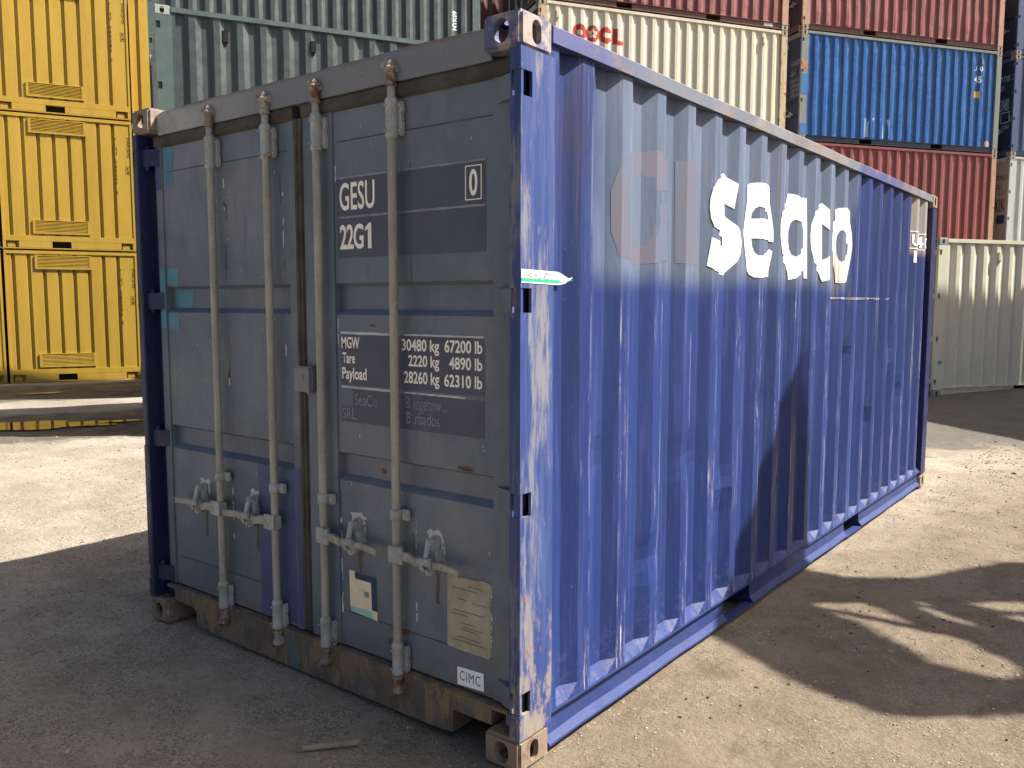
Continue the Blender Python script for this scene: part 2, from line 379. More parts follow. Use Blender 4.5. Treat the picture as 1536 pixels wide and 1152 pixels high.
# ------------------------------------------------------------------ corrugated panels
PITCH = .278
def side_breaks(L):
    """(y, x) corners of the corrugation of a long side, door end at y=0; outer face just inside x=0"""
    o, i = -.012, -.048
    br = [(.17, o), (.232, o), (.2325, i), (.311, i), (.379, o), (.457, o)]
    y = .457
    while y+.206+.072 < L-.30:
        br += [(y+.068, i), (y+.138, i), (y+.206, o), (y+PITCH, o)]; y += PITCH
    br += [(y+.068, i), (L-.17, i)]
    return br
BR = side_breaks(6.058)
def prof(y, br=BR):
    for (a, p), (b, q) in zip(br, br[1:]):
        if a <= y <= b: return p+(q-p)*(y-a)/max(b-a, 1e-6)
    return br[0][1] if y < br[0][0] else br[-1][1]
DENTS = [(1.30, .95, .012, .10), (2.15, 1.12, .010, .09), (3.0, 1.35, -.008, .08), (3.62, 1.30, .012, .07), (4.72, 1.20, -.012, .10), (5.0, .95, .013, .09),
         (.95, .55, .010, .09), (1.72, .72, -.009, .08), (.52, 1.05, .007, .08), (4.2, .8, .01, .08), (2.45, .62, .010, .07), (3.3, .9, -.01, .07)]
def side_panel_mesh(L, z0, z1, rows, seed, wob, dents=()):
    br = side_breaks(L); bm = bmesh.new()
    ys = []
    for (a, p), (b, q) in zip(br, br[1:]):
        ys.append((a, p))
    ys.append(br[-1])
    zs = [z0, z0+.045]+[z0+.045+(z1-z0-.045)*k/rows for k in range(1, rows+1)]
    grid = []
    for k, z in enumerate(zs):
        row = []
        for (y, x) in ys:
            xx = x
            if k == 0 and dents: xx = max(x, -.014)+.004                     # bottom of every recess flares out to the rail
            n = noise.noise(Vector((y*1.7+seed*5, z*1.1, seed)))*wob
            n2 = noise.noise(Vector((y*6+seed*5, z*3.2, seed+9)))*wob*.7
            yy = y+noise.noise(Vector((y*4, z*1.6, seed+20)))*wob*1.3
            for dy, dz, dd, dr in dents:
                r2 = ((y-dy)**2+(z-dz)**2)/(dr*dr)
                if r2 < 6: xx -= dd*1.7*math.exp(-r2*1.5)
            row.append(bm.verts.new((xx+(n+n2 if 0 < k < len(zs)-1 else 0), yy if 0 < k < len(zs)-1 else y, z)))
        grid.append(row)
    for k in range(len(zs)-1):
        for j in range(len(ys)-1):
            bm.faces.new((grid[k][j], grid[k][j+1], grid[k+1][j+1], grid[k+1][j]))
    # give the sheet a thickness inward
    top, bot = grid[-1], grid[0]
    me = bpy.data.meshes.new('side_panel'); bm.normal_update()
    for f in bm.faces:
        if f.normal.x < 0: f.normal_flip()
    bm.to_mesh(me); bm.free(); return me

def conform(loops, mat, name, parent, off=.0022, zoff=0, mesh=None, br=BR):
    """painted lettering laid on the corrugated side: polygons in (y,z), cut at the fold lines and bent with the sheet"""
    bm = bmesh.new()
    if mesh is None:
        for lp in loops:
            vs_ = [bm.verts.new((0, p[0], p[1]+zoff)) for p in lp]
            for i in range(len(vs_)): bm.edges.new((vs_[i], vs_[(i+1) % len(vs_)]))
        bmesh.ops.triangle_fill(bm, edges=bm.edges[:], use_beauty=True)
    else: bm.from_mesh(mesh)
    ys = [v.co.y for v in bm.verts]; lo, hi = min(ys), max(ys)
    for (y, x) in br:
        if lo < y < hi:
            g = bm.verts[:]+bm.edges[:]+bm.faces[:]
            bmesh.ops.bisect_plane(bm, geom=g, plane_co=(0, y, 0), plane_no=(0, 1, 0), dist=1e-6)
    for v in bm.verts: v.co.x = prof(v.co.y, br)+off
    bm.normal_update()
    for f in bm.faces:
        if f.normal.x < 0: f.normal_flip()
    me = bpy.data.meshes.new(name); bm.to_mesh(me); bm.free()
    return link(name, me, mat, parent)

def text_mesh(s, box, plane='xz', d=0., bold=.0, rot90=False, spacing=1.0, vert=False):
    """flat lettering fitted into box (a0,b0,a1,b1) of a plane; returns a mesh"""
    cu = bpy.data.curves.new('t', 'FONT'); cu.body = ('\n'.join(s) if vert else s); cu.offset = bold; cu.space_character = spacing
    cu.fill_mode = 'FRONT'; cu.resolution_u = 4
    if vert: cu.align_x = 'CENTER'; cu.space_line = .82
    o = bpy.data.objects.new('t', cu); C.objects.link(o)
    bpy.context.view_layer.update()
    me = bpy.data.meshes.new_from_object(o.evaluated_get(bpy.context.evaluated_depsgraph_get()))
    bpy.data.objects.remove(o); bpy.data.curves.remove(cu); me.materials.clear()
    P = [(v.co.x, v.co.y) for v in me.vertices]
    if rot90: P = [(-b, a) for a, b in P]
    x0, x1 = min(p[0] for p in P), max(p[0] for p in P); y0, y1 = min(p[1] for p in P), max(p[1] for p in P)
    a0, b0, a1, b1 = box
    for v, (px, py) in zip(me.vertices, P):
        a = a0+(px-x0)/(x1-x0)*(a1-a0); b = b0+(py-y0)/(y1-y0)*(b1-b0)
        v.co = (a, d, b) if plane == 'xz' else (d, a, b)
    # orient outward: -y for the end, +x for the side
    bm = bmesh.new(); bm.from_mesh(me); bm.normal_update()
    for f in bm.faces:
        if (plane == 'xz' and f.normal.y > 0) or (plane == 'yz' and f.normal.x < 0): f.normal_flip()
    bm.to_mesh(me); bm.free(); return me
def txt(s, box, mat, parent, d, name='lettering', **k):
    return link(name, text_mesh(s, box, 'xz', d, **k), mat, parent)
def stxt(s, box, mat, parent, name='lettering', br=BR, off=.003, **k):
    return conform(None, mat, name, parent, off=off, mesh=text_mesh(s, box, 'yz', 0, **k), br=br)
def poly(pts, d, mat, parent, name, plane='xz', th=.0):
    """thin flat patch of paint or film, polygon in the plane, lying at depth d"""
    bm = bmesh.new()
    vs_ = [bm.verts.new((p[0], d, p[1]) if plane == 'xz' else (d, p[0], p[1])) for p in pts]
    f = bm.faces.new(vs_); bm.normal_update()
    if (plane == 'xz' and f.normal.y > 0) or (plane == 'yz' and f.normal.x < 0): f.normal_flip()
    bmesh.ops.triangulate(bm, faces=bm.faces[:])
    me = bpy.data.meshes.new(name); bm.to_mesh(me); bm.free()
    return link(name, me, mat, parent)
def ragged(x0, z0, x1, z1, amp, n=6, seed=1):
    rr = random.Random(seed); P = []
    for (a, b, c, d) in ((x0, z0, x1, z0), (x1, z0, x1, z1), (x1, z1, x0, z1), (x0, z1, x0, z0)):
        for i in range(n):
            t = i/n; P.append((a+(c-a)*t+rr.uniform(-amp, amp), b+(d-b)*t+rr.uniform(-amp, amp)))
    return P

# ------------------------------------------------------------------ corner castings (hollow blocks with slotted holes)
def stadium(bm, axis, a, b, c1, c2, h1, h2, n=8):
    """slot prism: centre (c1,c2), half sizes h1<h2 along the second coordinate"""
    pts = []
    for i in range(n+1):
        t = math.pi*i/n; pts.append((c1+h1*math.cos(t), c2+(h2-h1)+h1*math.sin(t)))
    for i in range(n+1):
        t = math.pi+math.pi*i/n; pts.append((c1+h1*math.cos(t), c2-(h2-h1)+h1*math.sin(t)))
    prism(bm, pts, axis, a, b)
def casting_base():
    def tmp(fn):
        bm = bmesh.new(); fn(bm); return link('tmp', bm_mesh(bm, 'tmp'))
    a = tmp(lambda bm: (abox(bm, -.162, 0, 0, .178, 0, .118), bmesh.ops.bevel(bm, geom=bm.edges[:], offset=.011, segments=3, affect='EDGES')))
    cut = [tmp(lambda bm: abox(bm, -.134, -.022, .026, .150, .022, .096)),
           tmp(lambda bm: stadium(bm, 'x', -.05, .05, .086, .059, .0255, .0395)),
           tmp(lambda bm: stadium(bm, 'y', -.05, .05, -.082, .059, .0315, .0395)),
           tmp(lambda bm: stadium(bm, 'z', .059, .2, -.078, .089, .032, .058)),
           tmp(lambda bm: stadium(bm, 'z', -.1, .059, -.078, .089, .032, .058))]
    for c in cut:
        m = a.modifiers.new('b', 'BOOLEAN'); m.operation = 'DIFFERENCE'; m.object = c; m.solver = 'EXACT'
    bpy.context.view_layer.update()
    me = bpy.data.meshes.new_from_object(a.evaluated_get(bpy.context.evaluated_depsgraph_get()))
    for o in cut+[a]: bpy.data.objects.remove(o)
    me.materials.clear(); return me
CAST = casting_base()
_cc = {}
def casting_mesh(fx, fy, key=''):
    k = (fx, fy, key)
    if k not in _cc:
        bm = bmesh.new(); bm.from_mesh(CAST)
        for v in bm.verts: v.co.x *= fx; v.co.y *= fy
        if fx*fy < 0: bmesh.ops.reverse_faces(bm, faces=bm.faces[:])
        me = bpy.data.meshes.new('corner_casting'); bm.to_mesh(me); bm.free(); _cc[k] = me
    return _cc[k]
def castings(root, W, L, H, matfn, key):
    for zi, z in ((0, 0), (1, H-.118)):
        for x, fx in ((0, 1), (-W, -1)):
            for y, fy in ((0, 1), (L, -1)):
                m = matfn(x, y, zi)
                o = link('corner_casting', casting_mesh(fx, fy, m.name), m, root); o.location = (x, y, z)
                
# ------------------------------------------------------------------ lock rods
def lock_rod(root, x, hs, mats, hz=.67, H=2.591, detail=True, y=.030):
    """one locking bar with its cams, sleeves and clamp; hs = side the handle points to"""
    rodm, brm, camm = mats; t = H-2.591
    rod = mk('lock_rod', lambda bm: lathe(bm, x, y, [(.0150, .120), (.0150, .20), (.0172, .28), (.0172, 1.2), (.0172, 2.27+t), (.0172, 2.39+t), (.0150, 2.40+t), (.0150, 2.49+t)], 16 if detail else 8), rodm, root)
    def cam(bm, z, s):
        lathe(bm, x, y, [(.019, z-s*.055), (.0235, z-s*.05), (.018, z-s*.035), (.017, z-s*.005), (.024, z), (.026, z+s*.010), (.02, z+s*.018)][::s], 14)
        abox(bm, x-.030, x+.010, y-.014, y+.016, z+min(0, s*.006)-.004, z+max(0, s*.03)+.010, .006)
        abox(bm, x-.002, x+.030, y-.004, y+.020, z-.012, z+.026, .007)
        acyl(bm, (x-.024, y-.018, z+s*.022), (x-.024, y+.014, z+s*.022), .011, n=10)
    mk('cam', lambda bm: cam(bm, 2.497+t, 1), camm, rod)
    mk('cam', lambda bm: cam(bm, .125, -1), camm, rod)
    def sleeve(bm, z0, z1):
        lathe(bm, x, y, [(.018, z0-.010), (.0235, z0-.002), (.0245, z0), (.0245, z0+.010), (.0222, z0+.013), (.0222, z1-.013), (.0245, z1-.010), (.0245, z1), (.018, z1+.012)], 18)
        prism(bm, [(x+.016, z0+.008), (x+.034, z0+.0), (x+.040, z0+.016), (x+.0395, z0+.05), (x+.036, z0+.058), (x+.036, z1-.055), (x+.040, z1-.045), (x+.040, z1-.02), (x+.034, z1-.004), (x+.016, z1-.010)], 'y', y+.014, y+.0295)
        for zz in (z0+.02, z1-.02):
            acyl(bm, (x+.031, y+.007, zz), (x+.031, y+.015, zz), .0055, n=8)
            acyl(bm, (x-.010, y-.028, zz), (x-.010, y-.018, zz), .0035, n=6)
    mk('rod_sleeve', lambda bm: sleeve(bm, 2.262+t, 2.392+t), brm, rod)
    mk('rod_sleeve', lambda bm: sleeve(bm, .190, .305), brm, rod)
    def clamp(bm):
        lathe(bm, x, y, [(.0195, .806), (.0235, .808), (.0235, .846), (.0195, .848)], 16)
        abox(bm, x+.016, x+.052, y+.010, y+.028, .806, .848, .003); abox(bm, x-.026, x-.016, y+.008, y+.03, .808, .846, .003)
        acyl(bm, (x+.038, y+.004, .827), (x+.038, y+.014, .827), .008, n=8)
    mk('rod_clamp', clamp, brm, rod)
    # hub + handle
    s = hs
    def hub(bm):
        abox(bm, x-.024 if s > 0 else x-.052, x+.052 if s > 0 else x+.024, y-.026, y-.016, hz-.030, hz+.038, .003)
        abox(bm, x-.024, x-.018, y-.024, y+.016, hz-.026, hz+.034, .002); abox(bm, x+.018, x+.024, y-.024, y+.016, hz-.026, hz+.034, .002)
        acyl(bm, (x+s*.036, y-.032, hz+.004), (x+s*.036, y+.0, hz+.004), .008, n=10)
    mk('handle_hub', hub, brm, rod)
    def handle(bm):
        pts = [(.030, 0, .004), (.085, -.004, .006), (.125, -.006, -.004), (.165, -.002, .006), (.205, -.004, .0), (.26, -.006, .004), (.345, -.012, -.002)]
        P = [Vector((x+s*a, y-.016+b, hz+c)) for a, b, c in pts]
        wd = [.034, .032, .024, .026, .024, .026, .022]
        for i in range(len(P)-1): bar(bm, P[i]-(P[i+1]-P[i]).normalized()*.003, P[i+1]+(P[i+1]-P[i]).normalized()*.003, (wd[i]+wd[i+1])/2, .009)
    mk('door_handle', handle, rodm, rod)
    cx = x+s*.182
    def latch(bm):
        abox(bm, cx-.020, cx+.020, y+.020, y+.033, hz-.045, hz+.095, .004)               # back plate
        acyl(bm, (cx+.003, y-.020, hz-.030), (cx+.003, y+.03, hz-.030), .017, n=12)           # seal boss
        acyl(bm, (cx+.003, y-.026, hz-.030), (cx+.003, y-.019, hz-.030), .009, n=10)
        bar(bm, (cx-.004, y-.004, hz+.088), (cx-.004, y-.026, hz+.005), .026, .010, up=(1, 0, 0), bev=.003)   # swinging catch
        acyl(bm, (cx-.020, y+.004, hz+.078), (cx+.012, y+.004, hz+.078), .013, n=10)
        bar(bm, (cx-.030, y-.030, hz+.006), (cx+.028, y-.034, hz+.012), .026, .007, bev=.002)
        bar(bm, (cx-.028, y-.028, hz-.006), (cx-.012, y-.024, hz-.028), .016, .008, bev=.002)
        abox(bm, cx+.016, cx+.034, y+.0, y+.030, hz+.0, hz+.050, .004)
    mk('handle_latch', latch, brm, rod)
    return rod

# ------------------------------------------------------------------ rails, posts, roof shared by every container
def rails(root, W, L, H, mt, mb, main=False, pockets=((1.75, 2.09), (3.76, 4.11))):
    for side in (0, 1):
        X = (lambda a: a) if side == 0 else (lambda a: -W-a)
        xa, xb = sorted((X(-.060), X(0.)))
        def top(bm):
            if main:      # slightly wavy tube
                n = 40; rows = []
                for i in range(n+1):
                    y = .179+(L-.358)*i/n; dz = noise.noise(Vector((y*1.3, 3, 1)))*.006; dx = noise.noise(Vector((y*1.1, 7, 1)))*.004*(1 if side == 0 else -1)
                    rows.append([bm.verts.new(c) for c in ((xa+dx, y, H-.070+dz*.5), (xb+dx, y, H-.070+dz*.5), (xb+dx, y, H-.016+dz), (xb-.004+dx, y, H-.012+dz), (xa+.004+dx, y, H-.012+dz), (xa+dx, y, H-.016+dz))])
                for a, b in zip(rows, rows[1:]):
                    for k in range(6): bm.faces.new((a[k], a[(k+1) % 6], b[(k+1) % 6], b[k]))
                bm.faces.new(rows[0][::-1]); bm.faces.new(rows[-1])
            else: abox(bm, xa, xb, .179, L-.179, H-.076, H-.014, .004)
        mk('top_rail', top, mt, root)
        def bot(bm):
            f0, f1 = sorted((X(-.045), X(-.004))); w0, w1 = sorted((X(-.036), X(-.030))); g0, g1 = sorted((X(-.06), X(-.004)))
            abox(bm, f0, f1, .179, L-.179, .148, .154)
            segs = [.179]+[q for p in pockets for q in p]+[L-.179]
            for a, b in zip(segs[::2], segs[1::2]):
                if main:
                    n = max(2, int((b-a)/.12)); rows = []
                    for i in range(n+1):
                        y = a+(b-a)*i/n; dx = noise.noise(Vector((y*3.1, 1, 4)))*.004; dz = noise.noise(Vector((y*2.7, 5, 4)))*.006
                        sg = 1 if side == 0 else -1
                        rows.append([bm.verts.new(c) for c in ((X(-.036), y, .149), (X(-.030)+sg*dx, y, .149), (X(-.026)+sg*dx*2, y, .060), (X(-.003)+sg*dx*1.5, y, .034+dz), (X(-.002)+sg*dx*1.5, y, .026+dz), (X(-.036), y, .026))])
                    for c0, c1 in zip(rows, rows[1:]):
                        for k in range(6): bm.faces.new((c0[k], c0[(k+1) % 6], c1[(k+1) % 6], c1[k]))
                    bm.faces.new(rows[0][::-1]); bm.faces.new(rows[-1])
                else:
                    abox(bm, w0, w1, a, b, .030, .148); abox(bm, g0, g1, a, b, .022, .030)
            for p in pockets:
                q0, q1 = sorted((X(-.30), X(-.037)))
                abox(bm, q0, q1, p[0]-.008, p[0]-.001, .024, .147); abox(bm, q0, q1, p[1]+.001, p[1]+.008, .024, .147)
                abox(bm, g0, g1, p[0], p[1], .020, .026)
        mk('bottom_rail', bot, mb, root)
    mk('floor', lambda bm: (abox(bm, -W+.05, -.05, .10, L-.06, .155, .180), [abox(bm, -W+.06, -.06, y, y+.05, .045, .153) for y in [0.3+.45*i for i in range(13)] if y < L-.1 and not any(p[0]-.1 < y < p[1]+.05 for p in pockets)]), MT['floor'], root)
    mk('far_end_sill', lambda bm: abox(bm, -W+.163, -.163, L-.13, L-.01, .03, .16), mb, root)
def roof(root, W, L, H, m):
    def f(bm):
        n = 29; y0, y1 = .06, L-.06; rows = []
        for i in range(n*4+1):
            y = y0+(y1-y0)*i/(n*4); z = H-.024+(-.0 if i % 4 < 2 else -.012)
            rows.append((bm.verts.new((-W+.06, y, z)), bm.verts.new((-.06, y, z))))
        for a, b in zip(rows, rows[1:]): bm.faces.new((a[0], a[1], b[1], b[0]))
    mk('roof', f, m, root)
def far_end(root, W, L, H, m, mp):
    def f(bm):
        n = 8; xs = []
        for i in range(n):
            a = -W+.1+(W-.2)*i/n; p = (W-.2)/n
            xs += [(a, L-.02), (a+p*.25, L-.02), (a+p*.5, L-.06), (a+p*.75, L-.06)]
        xs.append((-.1, L-.02)); 
        A = [bm.verts.new((x, y, .15)) for x, y in xs]; B = [bm.verts.new((x, y, H-.07)) for x, y in xs]
        for i in range(len(xs)-1): bm.faces.new((A[i], A[i+1], B[i+1], B[i]))
    mk('end_wall', f, m, root)
    mk('top_end_rail', lambda bm: abox(bm, -W+.163, -.163, L-.075, L-.012, H-.09, H-.014), mp, root)
    for x in (0, -W):
        a, b = sorted((x, x+(-.10 if x == 0 else .10)))
        mk('corner_post', lambda bm: abox(bm, a, b, L-.169, L-.002, .1185, H-.1185, .006), mp, root)

HINGE_Z = [(.212, .290), (.915, .998), (1.612, 1.694), (2.318, 2.400)]
def near_post(bm, W, H, side, t=0.):
    """J-shaped door post: outer flange with hinge windows, front lip, recessed channel"""
    X = (lambda a: a) if side == 0 else (lambda a: -W-a)
    z = .1185
    hz = [(a+t*(i/3), b+t*(i/3)) for i, (a, b) in enumerate(HINGE_Z)]
    def B(xa, xb, *r):
        a, b = sorted((X(xa), X(xb))); abox(bm, a, b, *r)
    for (a, b) in hz+[(H-.1185, None)]:
        B(-.040, 0, 0, .040, z, a); B(-.012, 0, .0401, .190, z, a)
        if b is None: break
        B(-.012, 0, .062, .190, a, b); B(-.030, -.002, .004, .016, a, b)
        z = b
    B(-.050, -.0125, .1701, .190, .1185, H-.1185)
    B(-.120, -.0405, .075, .085, .1185, H-.1185)
    B(-.047, -.0405, .002, .075, .1185, H-.1185)
def hinge(bm, W, z0, z1, side):
    X = (lambda a: a) if side == 0 else (lambda a: -W-a)
    p = [(X(-.030), .030), (X(-.052), .022), (X(-.085), .030), (X(-.145), .058), (X(-.150), .066), (X(-.08), .066), (X(-.035), .052)]
    prism(bm, p, 'z', z0, z1)
    acyl(bm, (X(-.062), .045, z0-.02), (X(-.062), .045, z1+.02), .014, n=10)

# ------------------------------------------------------------------ generic stacked container
_mesh_cache = {}
def bg_side(L, H, var, m):
    k = (L, H, var)
    if k not in _mesh_cache: _mesh_cache[k] = side_panel_mesh(L, .150, H-.074, 9, var+3.3, [.003, .009, .014][var % 3], [])
    me = _mesh_cache[k].copy() if _mesh_cache[k].materials else _mesh_cache[k]
    if not me.materials: me.materials.append(m)
    else: me.materials[0] = m
    return me
def stacked(x, y, z, theta, label, group, mats, H=2.591, W=2.438, L=6.058, var=0, detail=True, pockets=True, rods=True):
    """mats: side, post, toprail, bottomrail, door, casting"""
    root = bpy.data.objects.new('shipping_container', None); C.objects.link(root)
    root.location = (x, y, z); root.rotation_euler = (0, 0, R(theta-90)); root.empty_display_size = .5
    tag(root, label, 'shipping container', group)
    ms, mp, mtr, mbr, md, mc = mats
    me = bg_side(L, H, var, ms); link('side_panel', me, ms, root)
    o = link('side_panel', me, ms, root); o.scale = (-1, 1, 1); o.location = (-W, 0, 0)
    rails(root, W, L, H, mtr, mbr, False, ((1.76, 2.12), (3.93, 4.29)) if pockets else ())
    roof(root, W, L, H, ms); far_end(root, W, L, H, ms, mp)
    for side in (0, 1): mk('corner_post', lambda bm: near_post(bm, W, H, side, H-2.591), mp, root)
    castings(root, W, L, H, lambda a, b, c: mc, label)
    mk('door_header', lambda bm: abox(bm, -W+.163, -.163, .045, .12, H-.125, H-.012, .004), mtr, root)
    mk('door_sill', lambda bm: abox(bm, -W+.163, -.163, .045, .12, .03, .19, .004), mbr, root)
    for a, b in ((-W+.103, -W/2-.01), (-W/2+.01, -.083)):
        d = mk('door', lambda bm: door_slab(bm, a, b, .20, H-.130), md, root)
        s = 0 if b > -1 else 1
        for i, (z0, z1) in enumerate(HINGE_Z):
            t = (H-2.591)*i/3
            mk('hinge', lambda bm: hinge(bm, W, z0+t, z1+t, s), mp, d)
    if rods:
        for xx, hs in ((-W+.62, -1), (-W+1.04, -1), (-1.05, 1), (-.63, 1)):
            lock_rod(root, xx, hs, (MT['rodp'], MT['rodp'], MT['rodp']), H=H, detail=False)
    return root
def door_slab(bm, x0, x1, z0, z1, grooves=((.93, 1.02), (1.615, 1.715))):
    st = .10; yf, yi, yg = .060, .067, .100
    for a, b in ((x0, x0+.055 if x0 < -1.3 else x0+.17), (x1-.055 if x0 > -1.3 else x1-.045, x1)):
        pass
    # stiles
    L_, R_ = (x0+.055, x1-.045) if x0 < -1.3 else (x0+.185, x1-.085)
    abox(bm, x0, L_, yf, yf+.05, z0, z1); abox(bm, R_, x1, yf, yf+.05, z0, z1)
    P = [(z0, yi)]
    for a, b in grooves: P += [(a-.018, yi), (a+.004, yg), (b-.004, yg), (b+.010, yi)]
    P += [(z1, yi)]
    A = [bm.verts.new((L_, y, z)) for z, y in P]; B = [bm.verts.new((R_, y, z)) for z, y in P]
    for i in range(len(P)-1): bm.faces.new((A[i], B[i], B[i+1], A[i+1]))

# ================================================================== THE GROUND
def gh(x, y):
    t = min(1, max(0, (y-7)/13)); r = .36*t*t*(3-2*t)
    u = min(1, max(0, (x+10)/4.5))
    v = min(1, max(0, (-11-x)/5)); return r*u*u*(3-2*u)-.09*v*v*(3-2*v)
def rough_h(x, y):
    v = Vector((x, y, 0))
    return noise.noise(v*1.1)*.012+noise.noise(v*4.3+Vector((5, 5, 5)))*.007+noise.noise(v*13)*.0045*(1 if x > -.5 and y > 0 else .6)
def ground():
    N = 400; k = 5.4
    def g(i): t = 2*i/N-1; return 75*math.sinh(k*t)/math.sinh(k)
    X = [g(i)-.3 for i in range(N+1)]; Y = [g(i)+.8 for i in range(N+1)]
    verts = []
    for y in Y:
        for x in X:
            z = gh(x, y)+rough_h(x, y)-.006
            if -2.6 < x < .16 and -.2 < y < 6.2: z = min(z, 0.0)
            verts.append((x, y, z))
    faces = [(j*(N+1)+i, j*(N+1)+i+1, (j+1)*(N+1)+i+1, (j+1)*(N+1)+i) for j in range(N) for i in range(N)]
    me = bpy.data.meshes.new('ground'); me.from_pydata(verts, [], faces)
    for p in me.polygons: p.use_smooth = True
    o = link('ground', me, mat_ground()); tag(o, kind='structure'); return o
ground()
def gravel():
    rr = random.Random(3); verts, faces = [], []
    base = [(0, 0, 1), (.9, 0, .2), (.28, .85, .1), (-.72, .53, .15), (-.72, -.53, .1), (.28, -.85, .2), (.5, .3, -.5), (-.5, .2, -.5), (0, -.5, -.5)]
    fs = [(0, 1, 2), (0, 2, 3), (0, 3, 4), (0, 4, 5), (0, 5, 1), (1, 6, 2), (2, 7, 3), (3, 7, 4), (4, 8, 5), (5, 8, 1), (1, 8, 6), (2, 6, 7), (4, 7, 8)]
    def stone(x, y, r):
        z = gh(x, y)+rough_h(x, y)-.006+r*.15
        rot = Matrix.Rotation(rr.uniform(0, 6.28), 3, 'Z') @ Matrix.Rotation(rr.uniform(-.4, .4), 3, 'X')
        sc = Vector((rr.uniform(.7, 1.3), rr.uniform(.7, 1.2), rr.uniform(.45, .85)))
        n = len(verts)
        for b in base:
            v = rot @ Vector((b[0]*sc.x*rr.uniform(.85, 1.15), b[1]*sc.y*rr.uniform(.85, 1.15), b[2]*sc.z)); verts.append((x+v.x*r, y+v.y*r, z+v.z*r))
        faces.extend([tuple(i+n for i in f) for f in fs])
    def ok(x, y): return not (-2.42 < x < -.02 and .02 < y < 6.05)
    cnt = 0
    while cnt < 26000:                    # foreground on the door side
        x = rr.uniform(-5.2, 1.9); y = rr.uniform(-1.7, 2.4)
        if not ok(x, y): continue
        dn = noise.noise(Vector((x*1.2, y*1.2, 7)))+noise.noise(Vector((x*4, y*4, 2)))*.5
        if rr.random() > .42+dn*1.4: continue
        if x > 0 and rr.random() > .30: continue
        r = .0022+.0055*rr.random()**2.5
        if rr.random() < .012: r *= 2.0
        stone(x, y, r); cnt += 1
    cnt = 0
    while cnt < 9000:                     # sandy strip by the long side
        x = rr.uniform(.02, 2.4); y = rr.uniform(.3, 9)
        dn = noise.noise(Vector((x*2.6, y*2.6, 17)))+.5*noise.noise(Vector((x*8, y*8, 1)))
        if rr.random() > .05+max(0, dn)*1.8: continue
        stone(x, y, (.002+.006*rr.random()**3)*(1+y*.05)*(2.2 if rr.random() < .01 else 1)); cnt += 1
    cnt = 0
    while cnt < 3500:                     # lit yard beyond
        x = rr.uniform(-12, -2.6); y = rr.uniform(-1, 7)
        stone(x, y, .005+.010*rr.random()**3); cnt += 1
    me = bpy.data.meshes.new('gravel'); me.from_pydata(verts, [], faces)
    tag(link('gravel', me, mat_stone()), 'loose crushed stone scattered over the dirt yard', 'gravel', kind='stuff')
gravel()
def debris():
    """dark crumbs and flattened twigs trodden into the sandy dirt"""
    rr = random.Random(11); verts, faces = [], []
    for i in range(1500):
        if rr.random() < .75: x = rr.uniform(.05, 2.2); y = rr.uniform(.6, 10.5)
        else: x = rr.uniform(-9, -2.7); y = rr.uniform(-.5, 4)
        if noise.noise(Vector((x*.9, y*.9, 3)))+.25 < rr.random()*.7: continue
        a = rr.gauss(.45, .35); L = (.002+.011*rr.random()**2.5)*(1+y*.08); w_ = L*rr.uniform(.2, .7)
        z = gh(x, y)+rough_h(x, y)-.004; dx, dy = math.cos(a), math.sin(a); n = len(verts); k = 6
        prof_ = [(math.cos(6.283*q/k)*rr.uniform(.6, 1.1), math.sin(6.283*q/k)*rr.uniform(.5, 1.2)) for q in range(k)]
        for u, v in prof_: verts.append((x+dx*L*u-dy*w_*v, y+dy*L*u+dx*w_*v, z-.002))
        for u, v in prof_: verts.append((x+(dx*L*u-dy*w_*v)*.7, y+(dy*L*u+dx*w_*v)*.7, z+.003+rr.random()*.004))
        faces.append(tuple(n+k+q for q in range(k)))
        for q in range(k): faces.append((n+q, n+(q+1) % k, n+k+(q+1) % k, n+k+q))
    me = bpy.data.meshes.new('debris'); me.from_pydata(verts, [], faces)
    tag(link('dirt_crumbs', me, flat('dark_crumbs', (.16, .12, .085), .9, .4)), 'dark crumbs and bits of twig trodden into the sandy dirt', 'debris', kind='stuff')
debris()
def puddle(cx, cy, ax, ay, seed, ang=65):
    s = NT('puddle_water'); m = s.fin((.03, .028, .024), s.step(s.noise(3, 4), .45, .7, .03, .22), spec=.6)
    bm = bmesh.new(); n = 60; pts = []
    ca, sa = math.cos(R(ang)), math.sin(R(ang))
    for i in range(n):
        t = 2*math.pi*i/n; r = 1+noise.noise(Vector((math.cos(t)*2.2+seed, math.sin(t)*2.2, seed)))*.55
        u, v = ax*r*math.cos(t), ay*r*math.sin(t)
        pts.append(bm.verts.new((cx+u*ca-v*sa, cy+u*sa+v*ca, gh(cx, cy)+.013)))
    bm.faces.new(pts); me = bpy.data.meshes.new('puddle'); bm.normal_update()
    for f in bm.faces:
        if f.normal.z < 0: f.normal_flip()
    bm.to_mesh(me); bm.free(); tag(link('puddle', me, m), kind='structure')
puddle(-10.45, 2.45, 1.45, .42, 2, 57)
puddle(-15.3, 4.95, .35, .18, 5)
mk('wooden_stick', lambda bm: bar(bm, (-.735, -.36, .008), (-.600, -.20, .010), .010, .013, bev=.002), MT['wood'])
tag(bpy.data.objects['wooden_stick'], 'thin pale wooden stick lying on the shaded gravel', 'stick')

